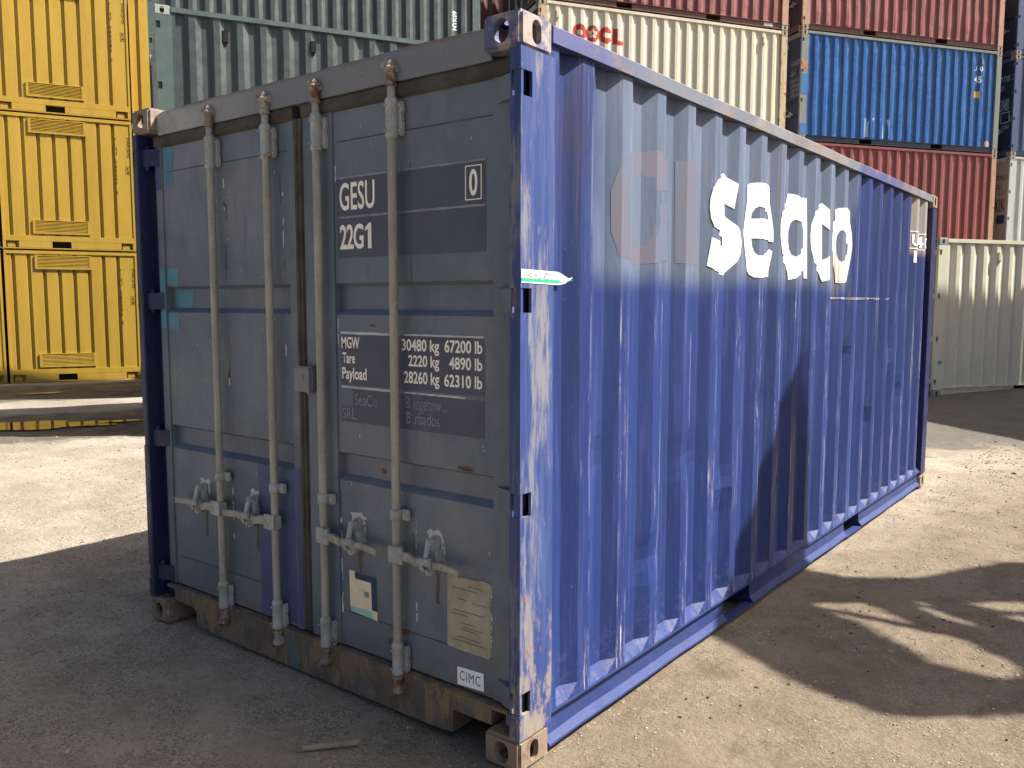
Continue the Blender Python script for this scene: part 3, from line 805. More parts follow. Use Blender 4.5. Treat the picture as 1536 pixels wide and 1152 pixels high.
# ================================================================== THE MAIN CONTAINER
def main_container():
    W, L, H = 2.438, 6.058, 2.591
    root = bpy.data.objects.new('shipping_container', None); C.objects.link(root)
    tag(root, 'large blue container in the foreground with grey doors and white lettering on its long side', 'shipping container')
    side = link('side_panel', side_panel_mesh(L, .156, H-.072, 40, 1, .0022, DENTS), MT['side'], root)
    far = link('side_panel', side_panel_mesh(L, .156, H-.072, 6, 2, .002), MT['bluep'], root); far.scale = (-1, 1, 1); far.location = (-W, 0, 0)
    rails(root, W, L, H, MT['rail'], paint('blue_bottom_rail_paint', (.028, .050, .180), (.022, .04, .15), rust=.12, rough=.55, chip=(.22, .23, .28), chipamt=.42, spec=.3), True)
    roof(root, W, L, H, MT['bluep']); far_end(root, W, L, H, MT['bluep'], MT['bluep'])
    mk('corner_post', lambda bm: near_post(bm, W, H, 0), MT['post'], root)
    mk('corner_post', lambda bm: near_post(bm, W, H, 1), MT['bluep'], root)
    castings(root, W, L, H, lambda x, y, z: MT['cast_blue'] if (x == 0 and y == 0 and z) else MT['cast_rust'], 'main')
    # header with a battered upper edge, and sill
    def header(bm):
        n = 40; rows = []
        for i in range(n+1):
            t = i/n; x = -W+.163+(W-.326)*t
            zt = 2.574+noise.noise(Vector((x*3, 2, 2)))*.010-(.02 if t < .02 else 0)
            dy = noise.noise(Vector((x*2, 9, 2)))*.005
            rows.append([bm.verts.new(c) for c in ((x, .046+dy, 2.462), (x, .044+dy, 2.50), (x, .040+dy, 2.555), (x, .047+dy, zt), (x, .060, zt+.004), (x, .11, 2.57), (x, .11, 2.462))])
        for a, b in zip(rows, rows[1:]):
            for k in range(7): bm.faces.new((a[k], a[(k+1) % 7], b[(k+1) % 7], b[k]))
        bm.faces.new(rows[0][::-1]); bm.faces.new(rows[-1])
    mk('door_header', header, MT['header'], root)
    def sill(bm):
        prism(bm, [(-2.275, .118), (-2.110, .116), (-2.090, .108), (-2.080, .095), (-2.075, .030), (-1.9, .020), (-.46, .020), (-.352, .028), (-.350, .116), (-.163, .116), (-.163, .176), (-2.275, .176)], 'y', .045, .16)
        abox(bm, -2.34, -.085, .040, .150, .1765, .193, .003)
        abox(bm, -2.072, -2.066, .046, .3, .03, .112); 
    mk('door_sill', sill, MT['sill'], root)
    # doors
    doors = []
    for x0, x1 in ((-2.335, -1.243), (-1.185, -.080)):
        d = mk('door', lambda bm: door_slab(bm, x0, x1, .205, 2.405), MT['door'], root); doors.append(d)
        s = 0 if x0 > -1.2 else 1
        for z0, z1 in HINGE_Z: mk('hinge', lambda bm: hinge(bm, W, z0, z1, s), MT['door'] if s == 0 else MT['bluep'], d)
    dl, dr = doors
    D = .0595   # face of the stiles
    I = .0665   # face of the inner sheet
    def gasket(bm):
        n = 60; rows = []
        for i in range(n+1):
            z = .215+2.19*i/n; j = noise.noise(Vector((z*3, 4, 4)))*.005; wdt = .026+noise.noise(Vector((z*5, 8, 8)))*.004+(.006 if z > 2.3 else 0)
            xc = -1.214+j
            rows.append([bm.verts.new(c) for c in ((xc-wdt, .0615, z), (xc-wdt*.8, .053, z), (xc-wdt*.1, .050, z), (xc+wdt*.05, .056, z), (xc+wdt*.8, .052, z), (xc+wdt, .0615, z), (xc, .09, z))])
        for a, b in zip(rows, rows[1:]):
            for k in range(7): bm.faces.new((a[k], a[(k+1) % 7], b[(k+1) % 7], b[k]))
        bm.faces.new(rows[0][::-1]); bm.faces.new(rows[-1])
    mk('door_gasket', gasket, MT['rubber'], dr)
    def tg(x0, x1):
        def f(bm):
            n = 24; rows = []
            for i in range(n+1):
                x = x0+(x1-x0)*i/n; j = noise.noise(Vector((x*4, 1, 4)))*.004
                rows.append([bm.verts.new(c) for c in ((x, .0615, 2.4055+j), (x, .051, 2.415+j), (x, .050, 2.452), (x, .058, 2.4645), (x, .09, 2.4645), (x, .09, 2.4055))])
            for a, b in zip(rows, rows[1:]):
                for k in range(6): bm.faces.new((a[k], a[(k+1) % 6], b[(k+1) % 6], b[k]))
            bm.faces.new(rows[0][::-1]); bm.faces.new(rows[-1])
        return f
    mk('door_gasket', tg(-2.33, -1.24), MT['rubber'], dl); mk('door_gasket', tg(-1.186, -.06), MT['rubber'], dr)
    # fine seams in the sheet
    for d, a, b in ((dl, -2.24, -1.30), (dr, -.98, -.17)):
        for q0, q1 in ((2.284, 2.2875), (.352, .3548)): boxobj('panel_seam', (a, b, I-.0012, I+.004, q0, q1), MT['rubber'], d)
    mk('centre_latch_plate', lambda bm: (abox(bm, -1.243, -1.124, .030, .058, 1.268, 1.378, .006), abox(bm, -1.150, -1.130, .022, .030, 1.262, 1.372, .003)), paint('rusty_grey_latch', (.23, .25, .28), (.19, .2, .23), rust=.6, stretch=False), dr)
    # markings on the right door
    def mark(pts, m, name='marking_panel', dd=I-.0010, p=dr): return poly(pts, dd, m, p, name)
    def rect(a, b, c, d_): return [(a, b), (c, b), (c, d_), (a, d_)]
    mark(rect(-.985, 1.99, -.203, 2.138), MT['darkpanel']); mark(rect(-.985, 1.825, -.203, 1.982), MT['darkpanel'])
    mark(rect(-.975, 1.312, -.212, 1.518), MT['darkpanel']); mark(rect(-.975, 1.160, -.212, 1.296), MT['darkpanel'])
    for a, b, c, d_ in ((-.98, 2.138, -.68, 2.146), (-.60, 2.138, -.203, 2.145), (-.97, 1.982, -.68, 1.990), (-.60, 1.982, -.203, 1.990), (-.212, 1.33, -.209, 1.42)):
        mark(ragged(a, b, c, d_, .0009, 14, int(a*-1000)), MT['greyl'], 'marking_line', I-.0016)
    for a, b, c, d_ in ((-.975, 1.518, -.67, 1.528), (-.61, 1.520, -.212, 1.527), (-.975, 1.298, -.67, 1.307), (-.61, 1.298, -.30, 1.305)):
        mark(ragged(a, b, c, d_, .0009, 14, int(a*-900)), MT['cream'], 'marking_line', I-.0016)
    T = lambda s, b, m='white', bold=.022, **k: txt(s, b, MT[m], dr, I-.0020, bold=bold, **k)
    T('GESU', (-.966, 2.012, -.762, 2.122), bold=.014, spacing=1.02); T('22G', (-.968, 1.858, -.828, 1.957), spacing=.92); poly([(-.803, 1.858), (-.783, 1.858), (-.783, 1.957), (-.797, 1.957), (-.818, 1.940), (-.818, 1.926), (-.803, 1.935)], I-.0020, MT['white'], dr, 'lettering')
    T('0', (-.278, 2.020, -.240, 2.113), bold=.02)
    mk('check_digit_frame', lambda bm: [abox(bm, *q) for q in ((-.297, -.2935, I-.0022, I, 2.006, 2.126), (-.2245, -.221, I-.0022, I, 2.006, 2.126), (-.2935, -.2245, I-.0022, I, 2.006, 2.0095), (-.2935, -.2245, I-.0022, I, 2.1225, 2.126))], MT['white'], dr)
    T('MGW', (-.970, 1.461, -.862, 1.508)); T('Tare', (-.966, 1.400, -.890, 1.444)); T('Payload', (-.969, 1.321, -.822, 1.384))
    T('30480 kg', (-.622, 1.449, -.427, 1.508)); T('67200 lb', (-.400, 1.463, -.219, 1.510))
    T('2220 kg', (-.588, 1.391, -.427, 1.448)); T('4890 lb', (-.378, 1.402, -.219, 1.448))
    T('28260 kg', (-.612, 1.325, -.427, 1.386)); T('62310 lb', (-.403, 1.337, -.220, 1.384))
    T('SeaCo', (-.895, 1.232, -.762, 1.279), 'greyl', 0); T('SRL.', (-.970, 1.172, -.880, 1.217), 'greyl', 0)
    mark(rect(-.973, 1.225, -.905, 1.295), MT['plate'] if 0 else MT['door'], 'marking_panel', I-.0017)
    T('B', (-.603, 1.242, -.580, 1.288), 'greyl', 0); T('idgetow', (-.560, 1.224, -.420, 1.288), 'greyl', -.006); T('..', (-.412, 1.242, -.392, 1.249), 'greyl', -.006)
    T('B', (-.601, 1.183, -.578, 1.229), 'greyl', 0); T('.rbados', (-.565, 1.183, -.428, 1.229), 'greyl', -.006)
    # stickers and plates
    mk('data_plate', lambda bm: prism(bm, [(-.393, .352), (-.30, .349), (-.19, .350), (-.184, .356), (-.186, .50), (-.184, .632), (-.215, .637), (-.25, .632), (-.31, .631), (-.34, .626), (-.393, .630), (-.394, .5)], 'y', I-.0035, I-.0005), MT['plate'], dr)
    plate_z = [(.60, .10, .17), (.585, .02, .15), (.545, .05, .09), (.54, .12, .19), (.50, .03, .18), (.485, .02, .10), (.455, .06, .14), (.44, .07, .17), (.43, .06, .15), (.40, .05, .16), (.385, .03, .18)]
    mk('engraved_text', lambda bm: [abox(bm, -.39+a, -.39+b, I-.0040, I-.0034, z, z+.003) for z, a, b in plate_z], MT['plateink'], dr)
    for i in range(16): mark(ragged(-.186+random.uniform(-.004, .003), .36+i*.017, -.178+random.uniform(-.004, .004), .374+i*.017, .002, 3, i), MT['chalk'], 'pale_scuff', I-.0008)
    mark([(-.915, .530), (-.785, .533), (-.782, .372), (-.80, .372), (-.80, .37), (-.915, .37)], MT['navy'], 'sticker', I-.0010)
    mark([(-.947, .536), (-.912, .536), (-.912, .505), (-.815, .505), (-.812, .392), (-.779, .390), (-.780, .352), (-.938, .362), (-.943, .39)], MT['sticker'], 'sticker', I-.0018)
    mark([(-.940, .382), (-.812, .386), (-.812, .365), (-.79, .353), (-.938, .363)], MT['mint'], 'sticker', I-.0022)
    txt('SEACO', (-.887, .458, -.84, .468), MT['cream'], dr, I-.0023); mark(rect(-.856, .438, -.828, .462), MT['greyl'], 'sticker', I-.0023)
    mark([(-.346, .211), (-.216, .218), (-.218, .286), (-.346, .281)], MT['whitehot'], 'sticker', I-.0010)
    txt('CIMC', (-.333, .233, -.232, .270), MT['ciblue'], dr, I-.0020, bold=0, spacing=1.15)
    # paint patches, scuffs, rust
    pl = lambda pts, m, n, dd=I-.0007, p=dl: poly(pts, dd, m, p, n)
    pl(ragged(-1.560, .215, -1.292, .915, .006, 8, 4), MT['bluepatch'], 'paint_patch')
    pl(ragged(-1.282, .215, -1.247, .93, .003, 8, 5), MT['bluepatch'], 'paint_patch', D-.0007)
    pl(ragged(-2.265, 2.215, -2.190, 2.40, .004, 5, 6), MT['teal'], 'paint_patch')
    pl(ragged(-2.270, 1.735, -2.175, 1.815, .004, 5, 7), MT['teal'], 'paint_patch')
    pl(ragged(-2.270, 1.515, -2.175, 1.592, .004, 5, 8), MT['teal'], 'paint_patch')
    pl(ragged(-2.262, 1.622, -2.10, 1.708, .003, 5, 9), MT['teal'], 'paint_patch', .0993)
    pl(ragged(-2.330, 1.515, -2.284, 1.815, .003, 5, 10), MT['teal'], 'paint_patch', D-.0007)
    pl(ragged(-2.330, 2.20, -2.284, 2.40, .003, 5, 12), MT['bluepatch'], 'paint_patch', D-.0007)
    rr = random.Random(5)
    for x, p in ((-1.765, dl), (-1.335, dl), (-.990, dr), (-.555, dr)):        # weld scars and runs beside the rods
        dd = I-.0005
        for i in range(15):
            z = rr.choice([rr.uniform(.30, .95), rr.uniform(1.25, 1.6), rr.uniform(1.75, 2.2), rr.uniform(.32, .75)]); h_ = rr.uniform(.01, .075); wv = rr.uniform(.0016, .0045)
            if any(a-.03-h_ < z < b+.02 for a, b in ((.93, 1.02), (1.615, 1.715))): continue
            poly(ragged(x-wv+rr.uniform(-.004, .004), z, x+wv, z+h_, .0016, 5, i), dd, MT['chalk'], p, 'pale_scuff')
    for x, s_, p in ((-1.812, -1, dl), (-1.395, -1, dl), (-1.062, 1, dr), (-.628, 1, dr)):   # bare primer round every latch
        cx = x+s_*.182; poly(ragged(cx-.045, .735, cx+.035, .782, .010, 5, int(cx*-100)), I-.0005, MT['chalk'], p, 'pale_scuff')
        poly(ragged(cx+.012, .670, cx+.040, .735, .006, 4, int(cx*-120)), I-.0005, MT['chalk'], p, 'pale_scuff')
    for i in range(70):
        p = rr.choice((dl, dr)); x = rr.uniform(-2.22, -1.32) if p is dl else rr.uniform(-.98, -.19); z = rr.choice([rr.uniform(.25, .9), rr.uniform(1.06, 1.58), rr.uniform(1.74, 2.38)])
        if p is dr and (1.14 < z < 1.54 or 1.8 < z < 2.15 or z < .66 and x > -.42): continue
        poly(ragged(x, z, x+rr.uniform(.002, .004), z+rr.uniform(.003, .02), .001, 2, i), I-.0005, MT['chalk'], p, 'pale_scuff')
    for x, z, a, b in ((-.335, 1.035, .07, .012), (-.70, .335, .10, .02), (-.72, .27, .05, .03), (-.80, 1.552, .03, .006)):
        poly(ragged(x, z, x+a, z+b, .006, 5, int(z*100)), I-.0008, MT['rustm'], dr, 'rust_spot')
    def spot(x, z, r, y, p):
        poly([(x+r*math.cos(t*.5)*(1+.2*math.sin(t*3)), z+r*.7*math.sin(t*.5)) for t in range(12)], y, MT['rustm'], p, 'rust_spot')
    spot(-.765, 1.04-.07, .016, .099, dr); spot(-1.265, 1.345, .006, D-.0008, dl); spot(-1.265, 1.275, .006, D-.0008, dl)
    for x, s_, p in ((-1.812, -1, dl), (-1.395, -1, dl), (-1.062, 1, dr), (-.628, 1, dr)):
        cx = x+s_*.182
        poly(ragged(cx-.006, .50, cx+.010, .635, .003, 7, int(cx*-77)), I-.0006, MT['runm'], p, 'rust_run')
        for q in range(3):
            a = x+.052+rr.uniform(-.012, .012); z = rr.choice((.70, 1.75, 2.05))+rr.uniform(-.05, .1); poly(ragged(a, z, a+.005, z+rr.uniform(.05, .14), .002, 6, q), I-.0006, MT['runm'], p, 'rust_run')
    # four locking bars
    for x, s_ in ((-1.812, -1), (-1.395, -1), (-1.062, 1), (-.628, 1)):
        lock_rod(root, x, s_, (MT['rod'], MT['rodp'], MT['cam']))
    # --- long side lettering, traced in metres on the wall
    Ls = dict(
        s=[[(1.667, 2.268), (1.773, 2.227), (1.751, 2.106), (1.683, 2.132), (1.687, 2.073), (1.767, 2.027), (1.801, 1.999), (1.819, 1.95), (1.814, 1.894), (1.775, 1.85), (1.692, 1.782), (1.521, 1.799), (1.465, 1.82), (1.488, 1.952), (1.672, 1.92), (1.675, 1.964), (1.5, 2.003), (1.482, 2.038), (1.474, 2.086), (1.477, 2.133), (1.491, 2.182), (1.535, 2.222)]],
        e=[[(1.959, 2.243), (1.987, 2.256), (2.026, 2.263), (2.095, 2.266), (2.242, 2.276), (2.256, 2.257), (2.261, 2.193), (2.277, 2.121), (2.292, 2.038), (2.294, 1.976), (2.261, 1.979), (2.26, 1.988), (2.004, 1.978), (2.009, 1.939), (2.023, 1.909), (2.048, 1.892), (2.1, 1.894), (2.238, 1.915), (2.268, 1.937), (2.289, 1.926), (2.278, 1.87), (2.268, 1.823), (2.268, 1.79), (2.097, 1.78), (2.027, 1.779), (1.997, 1.792), (1.982, 1.814), (1.972, 1.858), (1.939, 1.945), (1.925, 2.007), (1.943, 2.094), (1.963, 2.165)],
           [(1.999, 2.079), (2.003, 2.107), (2.021, 2.132), (2.045, 2.143), (2.105, 2.142), (2.238, 2.132), (2.252, 2.093)]],
        a=[[(2.532, 2.261), (2.582, 2.259), (2.656, 2.243), (2.673, 2.235), (2.787, 2.261), (2.827, 2.263), (2.837, 2.075), (2.847, 1.792), (2.824, 1.794), (2.82, 1.84), (2.669, 1.81), (2.594, 1.785), (2.555, 1.778), (2.549, 1.822), (2.53, 1.861), (2.379, 1.92), (2.346, 2.003), (2.34, 2.077), (2.365, 2.145), (2.505, 2.207)],
           [(2.547, 1.998), (2.547, 2.056), (2.56, 2.1), (2.587, 2.118), (2.634, 2.114), (2.788, 2.097), (2.809, 2.033), (2.809, 1.972), (2.658, 1.926), (2.601, 1.911), (2.572, 1.92), (2.555, 1.949)]],
        c=[[(3.104, 2.26), (3.163, 2.223), (3.173, 2.096), (3.109, 2.134), (3.118, 1.913), (3.19, 1.942), (3.207, 1.798), (3.154, 1.786), (3.124, 1.779), (3.092, 1.838), (2.899, 1.893), (2.869, 1.964), (2.86, 2.045), (2.865, 2.117), (2.898, 2.19)]],
        o=[[(3.233, 2.101), (3.378, 2.178), (3.374, 2.244), (3.404, 2.256), (3.637, 2.274), (3.665, 2.257), (3.667, 2.189), (3.686, 2.109), (3.693, 2.029), (3.685, 1.948), (3.667, 1.855), (3.655, 1.791), (3.432, 1.777), (3.395, 1.78), (3.39, 1.836), (3.372, 1.902), (3.356, 1.979)],
           [(3.389, 2.024), (3.395, 2.08), (3.417, 2.111), (3.443, 2.119), (3.511, 2.097), (3.658, 2.039), (3.654, 1.97), (3.485, 1.922), (3.432, 1.915), (3.409, 1.931), (3.395, 1.969)]])
    s = NT('weathered_white_letters'); X, Y, Z = s.xyz()
    st = s.mul(s.step(s.noise(26, 6, .75, (1, 1, .05)), .5, .6), s.step(Y, 2.6, 3.4, 0., .85), s.step(Z, 2.3, 1.75, .35, 1.))
    cw = s.mix(st, (1.0, 1.0, .98), (.62, .42, .2))
    cw = s.mix(s.mul(s.step(s.noise(45, 6, .85, (1, 1, .3)), .60, .62), s.step(Z, 2.12, 1.88)), cw, (.42, .44, .5))
    wm = s.fin(cw, .45, spec=.5)
    for k in 'seaco': conform(Ls[k], wm, 'lettering', root, off=.0028)
    G = [(0.618, 2.077), (0.651, 2.165), (0.731, 2.234), (0.957, 2.273), (1.095, 2.252), (1.1, 2.124), (0.948, 2.109), (0.914, 2.149), (0.865, 2.173), (0.81, 2.119), (0.75, 2.029), (0.808, 1.938), (0.845, 1.885), (0.896, 1.88), (0.925, 1.916), (0.932, 1.974), (0.887, 1.975), (0.886, 2.049), (1.102, 2.069), (1.112, 1.83), (0.834, 1.80), (0.655, 1.829), (0.62, 1.925)]
    gs = NT('painted_over_letters')
    gc = gs.mix(gs.step(gs.noise(5, 6, .7, (1, 1, .3)), .36, .66), (.115, .155, .235), (.155, .140, .195))
    gc = gs.mix(gs.step(gs.noise(18, 7, .8, (1, 1, .08)), .63, .66), gc, (.34, .15, .12))
    gm = gs.fin(gc, .5)
    conform([G], gm, 'faded_lettering', root, off=.0007); conform([[(1.159, 2.26), (1.387, 2.28), (1.412, 1.82), (1.169, 1.82)]], gm, 'faded_lettering', root, off=.0007)
    for s_, b in (('S', (5.225, 2.125, 5.285, 2.220)), ('U', (5.345, 2.120, 5.455, 2.215)), ('3', (5.47, 2.120, 5.53, 2.210)), ('4', (5.55, 2.115, 5.66, 2.210)), ('0', (5.69, 2.115, 5.79, 2.205)), ('G', (5.20, 1.985, 5.31, 2.080)), ('1', (5.37, 1.985, 5.42, 2.080))): stxt(s_, b, MT['white'], root, bold=.015)
    conform([[(5.26, 2.236), (5.47, 2.236), (5.47, 2.242), (5.26, 2.242)]], MT['white'], 'marking_line', root, off=.003)
    conform([[(5.26, 2.098), (5.70, 2.098), (5.70, 2.104), (5.26, 2.104)]], MT['white'], 'marking_line', root, off=.003)
    conform([[(5.52, 2.230), (5.72, 2.230), (5.72, 2.236), (5.52, 2.236)]], MT['white'], 'marking_line', root, off=.003)
    conform([ragged(3.26, 1.676, 4.66, 1.684, .0025, 30, 2)], MT['cream'], 'marking_line', root, off=.003)
    # hand-written tape on the door post, its loose end curling off the edge
    def tapef(z0, z1, m, off, tip=True):
        bm = bmesh.new(); n = 14; rows = []
        for i in range(n+1):
            y = .002+.297*i/n; lift = .001 if y < .2 else (y-.2)**1.5*.12
            a = z0 if y < .22 else z0+(y-.22)*(.18)
            b = z1 if y < .22 else z1-(y-.22)*.35
            sl = -.02*y
            if tip and y > .26: a = a+(y-.26)*.35; 
            rows.append((bm.verts.new((off+lift, y, a+sl)), bm.verts.new((off+lift, y, max(b, a+.002)+sl))))
        for p, q_ in zip(rows, rows[1:]): bm.faces.new((p[0], q_[0], q_[1], p[1]))
        bm.normal_update()
        for f in bm.faces:
            if f.normal.x < 0: f.normal_flip()
        me = bpy.data.meshes.new('tape'); bm.to_mesh(me); bm.free(); link('tape', me, m, root)
    tapef(1.712, 1.757, MT['tape'], .0008); tapef(1.717, 1.728, MT['green'], .0014, False)
    for s_, b in (('ME', (.030, 1.722, .062, 1.745)), ('FQ', (.078, 1.724, .112, 1.746)), ('O', (.130, 1.717, .162, 1.747)), ('2', (.142, 1.725, .151, 1.738))):
        link('lettering', text_mesh(s_, b, 'yz', .0020, bold=0), MT['ink'], root)
    for z in (.955, .62): 
        pass
    return root
main_container()

# ================================================================== THE STACKS BEHIND
h = 2.591
GS = 'containers stacked in the yard'
m_cream = (P_['cream'], P_['creampost'], P_['cream'], P_['cream'], P_['ddoor'], P_['castg'])  # doors: shade between the stacks put into the dark brown
m_red = (P_['red'], P_['redpost'], P_['red'], P_['maroon'], P_['ddoor'], P_['castg'])
m_red2 = (P_['red2'], P_['redpost'], P_['red2'], P_['maroon'], P_['ddoor'], P_['castg'])
m_blue = (P_['blue'], P_['bluepost'], P_['bluepost'], P_['bdoor'], P_['bdoor'], P_['castg'])
m_teal = (P_['tealp'], P_['teald'], P_['teald'], P_['tealp'], P_['gdoor'], P_['castt'])
m_navy = (P_['navyp'], P_['navyp'], P_['navyp'], P_['navyp'], P_['bdoor'], P_['castg'])
m_white = (P_['whitep'], P_['whitep'], P_['whitep'], P_['whitep'], P_['wdoor'], P_['castt'])
m_ivory = (P_['whiter'], P_['whiter'], P_['whiter'], P_['whiter'], P_['wdoor'], P_['castt'])

# -- stack with the cream container
sx, sy, st_ = -8.774, 12.057, 57.9
stacked(sx, sy, 0, st_, 'faded red container at the foot of the stack that carries the cream one', GS, m_red, var=1)
stacked(sx, sy, h, st_, 'dark container directly beneath the cream one with red letters', GS, m_navy, var=0)
oo = stacked(sx, sy, 2*h, st_, 'cream container with red lettering, rusty posts, third up in its stack', GS, m_cream, var=0)
ct = stacked(sx, sy, 3*h, st_, 'faded red container with dark bottom rail resting on top of the cream one', GS, m_red, var=1)
boxobj('label', (-.028, -.022, 5.42, 5.66, .06, .13), MT['cream'], ct)
def oocl(root):
    def circ(cy, cz, ry, rz, n=24): return [(cy+ry*math.cos(2*math.pi*i/n), cz+rz*math.sin(2*math.pi*i/n)) for i in range(n)]
    conform([circ(.925, 2.03, .165, .165), circ(.93, 2.03, .068, .060)[::-1]], MT['red'], 'lettering', root, off=.004)
    fl = []
    for i in range(60):
        t = 2*math.pi*i/60; r = .105*(.62+.38*abs(math.cos(2.5*t))); fl.append((1.222+r*math.cos(t+.3), 2.03+r*math.sin(t+.3)))
    conform([circ(1.222, 2.03, .152, .165), fl[::-1]], MT['red'], 'lettering', root, off=.004)
    conform([circ(1.222, 2.03, .024, .024, 10)], MT['red'], 'flower_emblem', root, off=.004)
    c = []
    for i in range(21):
        t = R(30)+R(300)*i/20; c.append((1.520+.155*math.cos(t), 2.03+.165*math.sin(t)))
    for i in range(21):
        t = R(330)-R(300)*i/20; c.append((1.535+.075*math.cos(t), 2.03+.065*math.sin(t)))
    conform([c], MT['red'], 'lettering', root, off=.004)
    conform([[(1.690, 2.185), (1.795, 2.185), (1.795, 1.945), (1.930, 1.945), (1.930, 1.865), (1.690, 1.865)]], MT['red'], 'lettering', root, off=.004)
oocl(oo)
def lugs(root, ys, z, m):
    for y in ys: mk('lashing_vent', lambda bm: (abox(bm, prof(y)-.002, prof(y)+.030, y-.035, y+.035, z, z+.15, .008), abox(bm, prof(y)-.001, prof(y)+.022, y-.02, y+.02, z-.03, z, .003)), m, root)
lugs(oo, (.42, 5.42), 2.25, P_['cream'])

for k, lab in enumerate(('foot container of the dark row in the gap behind the cream one', 'second dark maroon container in the gap behind the cream one', 'third dark maroon container in the gap behind the cream one', 'dark maroon container seen in the gap between the grey-green one and the cream one')):
    stacked(-12.03, 12.33, k*h, 58, lab, GS, (P_['maroon'], P_['maroon'], P_['maroon'], P_['maroon'], P_['ddoor'], P_['castg']), var=0, rods=False)

# -- stack with the bright blue container
sx, sy, st_ = -5.66, 18.39, 55.2; zb = .365
stacked(sx, sy, zb, st_, 'navy container at the foot of the stack with the bright blue one', GS, m_navy, var=0)
stacked(sx, sy, zb+h, st_, 'brick red container directly under the bright blue one, above the ivory one', GS, m_red2, var=0)
bl = stacked(sx, sy, zb+2*h, st_, 'bright blue container with dark doors and an orange cross sprayed on its post', GS, m_blue, var=1)
rd = stacked(sx, sy, zb+3*h, st_, 'dented red container on top of the bright blue one', GS, m_red, var=2)
def cross(root):
    bm = bmesh.new()
    prism(bm, [(.0, 1.675), (.03, 1.66), (.17, 1.86), (.145, 1.88)], 'x', .0005, .002)
    prism(bm, [(.0, 1.86), (.02, 1.885), (.172, 1.70), (.15, 1.675)], 'x', .0025, .004)
    link('orange_cross', bm_mesh(bm, 'cross'), MT['orange'], root)
cross(bl)
conform([[(1.90, .20), (2.62, .20), (2.62, .66), (1.90, .66)]], MT['ltblue'], 'paint_patch', bl, off=.003)
for z0, z1 in ((1.10, 1.57), (.16, .42)): boxobj('paint_patch', (-.001, .003, .012, .188, z0, z1), flat('blue_post_patch', (.06, .19, .46), .45, .1), bl)
stxt('U 0', (5.17, 2.05, 5.46, 2.17), MT['white'], bl, bold=.01); stxt('45', (5.23, 1.76, 5.42, 1.92), MT['white'], bl, bold=.01)
conform([[(5.235, 1.38), (5.39, 1.38), (5.39, 1.54), (5.235, 1.54)]], MT['yellowl'], 'label', bl, off=.003)
conform([[(5.62, .17), (5.78, .17), (5.80, .26), (5.72, .32), (5.63, .29)]], MT['pink'], 'paint_patch', bl, off=.004)
lugs(bl, (5.42,), 2.20, P_['bluepost'])
def door_text(root, lines, m=MT['greyl']):
    for s_, b in lines: txt(s_, b, m, root, .0570)
door_text(bl, [('156630', (-.50, 1.83, -.13, 1.95)), ('0', (-.10, 1.83, -.04, 1.95)), ('22G1', (-.50, 1.61, -.27, 1.73)), ('30480 KG', (-.48, 1.43, -.14, 1.51)), ('67200 LB', (-.48, 1.32, -.14, 1.40)),
               ('2200 KG', (-.46, 1.21, -.14, 1.29)), ('4850 LB', (-.46, 1.09, -.14, 1.17))], MT['greyl'])
stxt('TEX', (5.22, 1.60, 5.36, 1.95), MT['white'], rd, bold=0, rot90=True)

# -- third column, at the right edge
sx, sy, st_ = -1.96, 23.85, 55
c0 = stacked(sx, sy, zb, st_, 'red container at the foot of the column at the right edge', GS, m_red2, var=0)
c1 = stacked(sx, sy, zb+h, st_, 'off-white container with grey doors, behind the ivory one at the right edge', GS, m_white, var=0)
c2 = stacked(sx, sy, zb+2*h, st_, 'navy container with dark doors, standing on the off-white one at the right edge', GS, m_navy, var=0)
c3 = stacked(sx, sy, zb+3*h, st_, 'navy container, topmost at the right edge', GS, m_navy, var=1)
door_text(c2, [('37720', (-.56, 1.98, -.21, 2.12)), ('3', (-.13, 1.98, -.06, 2.12)), ('22G1', (-.62, 1.75, -.38, 1.89)), ('30480', (-.48, 1.22, -.20, 1.52)), ('CAI', (-.40, .73, -.18, .84))], MT['cream'])
mk('label', lambda bm: [abox(bm, *q) for q in ((-.44, -.42, .055, .058, .90, 1.18), (-.18, -.16, .055, .058, .90, 1.18), (-.42, -.18, .055, .058, .90, .92), (-.42, -.18, .055, .058, 1.16, 1.18))], MT['cream'], c2)
door_text(c1, [('7701', (-.47, 1.98, -.18, 2.12)), ('0', (-.12, 1.99, -.06, 2.13)), ('22G1', (-.60, 1.76, -.28, 1.88)), ('XIK', (-.50, 1.16, -.16, 1.50))], MT['ink'])
boxobj('label', (-.40, -.15, .0560, .0585, .84, 1.07), MT['navy'], c1)

# -- ivory container on the ground at the right
iv = stacked(-1.35, 12.88, .12, 56, 'clean ivory container on the ground behind the right end of the blue one', GS, m_ivory, var=0)
conform([[(.09, .55), (.12, .53), (.15, .55), (.16, .59), (.13, .62), (.10, .61)]], MT['gspray'], 'paint_spot', iv, off=.004)
boxobj('paint_spot', (.0005, .003, .085, .160, .54, .60), MT['gspray'], iv)
lugs(iv, (1.27,), 2.24, P_['whiter'])

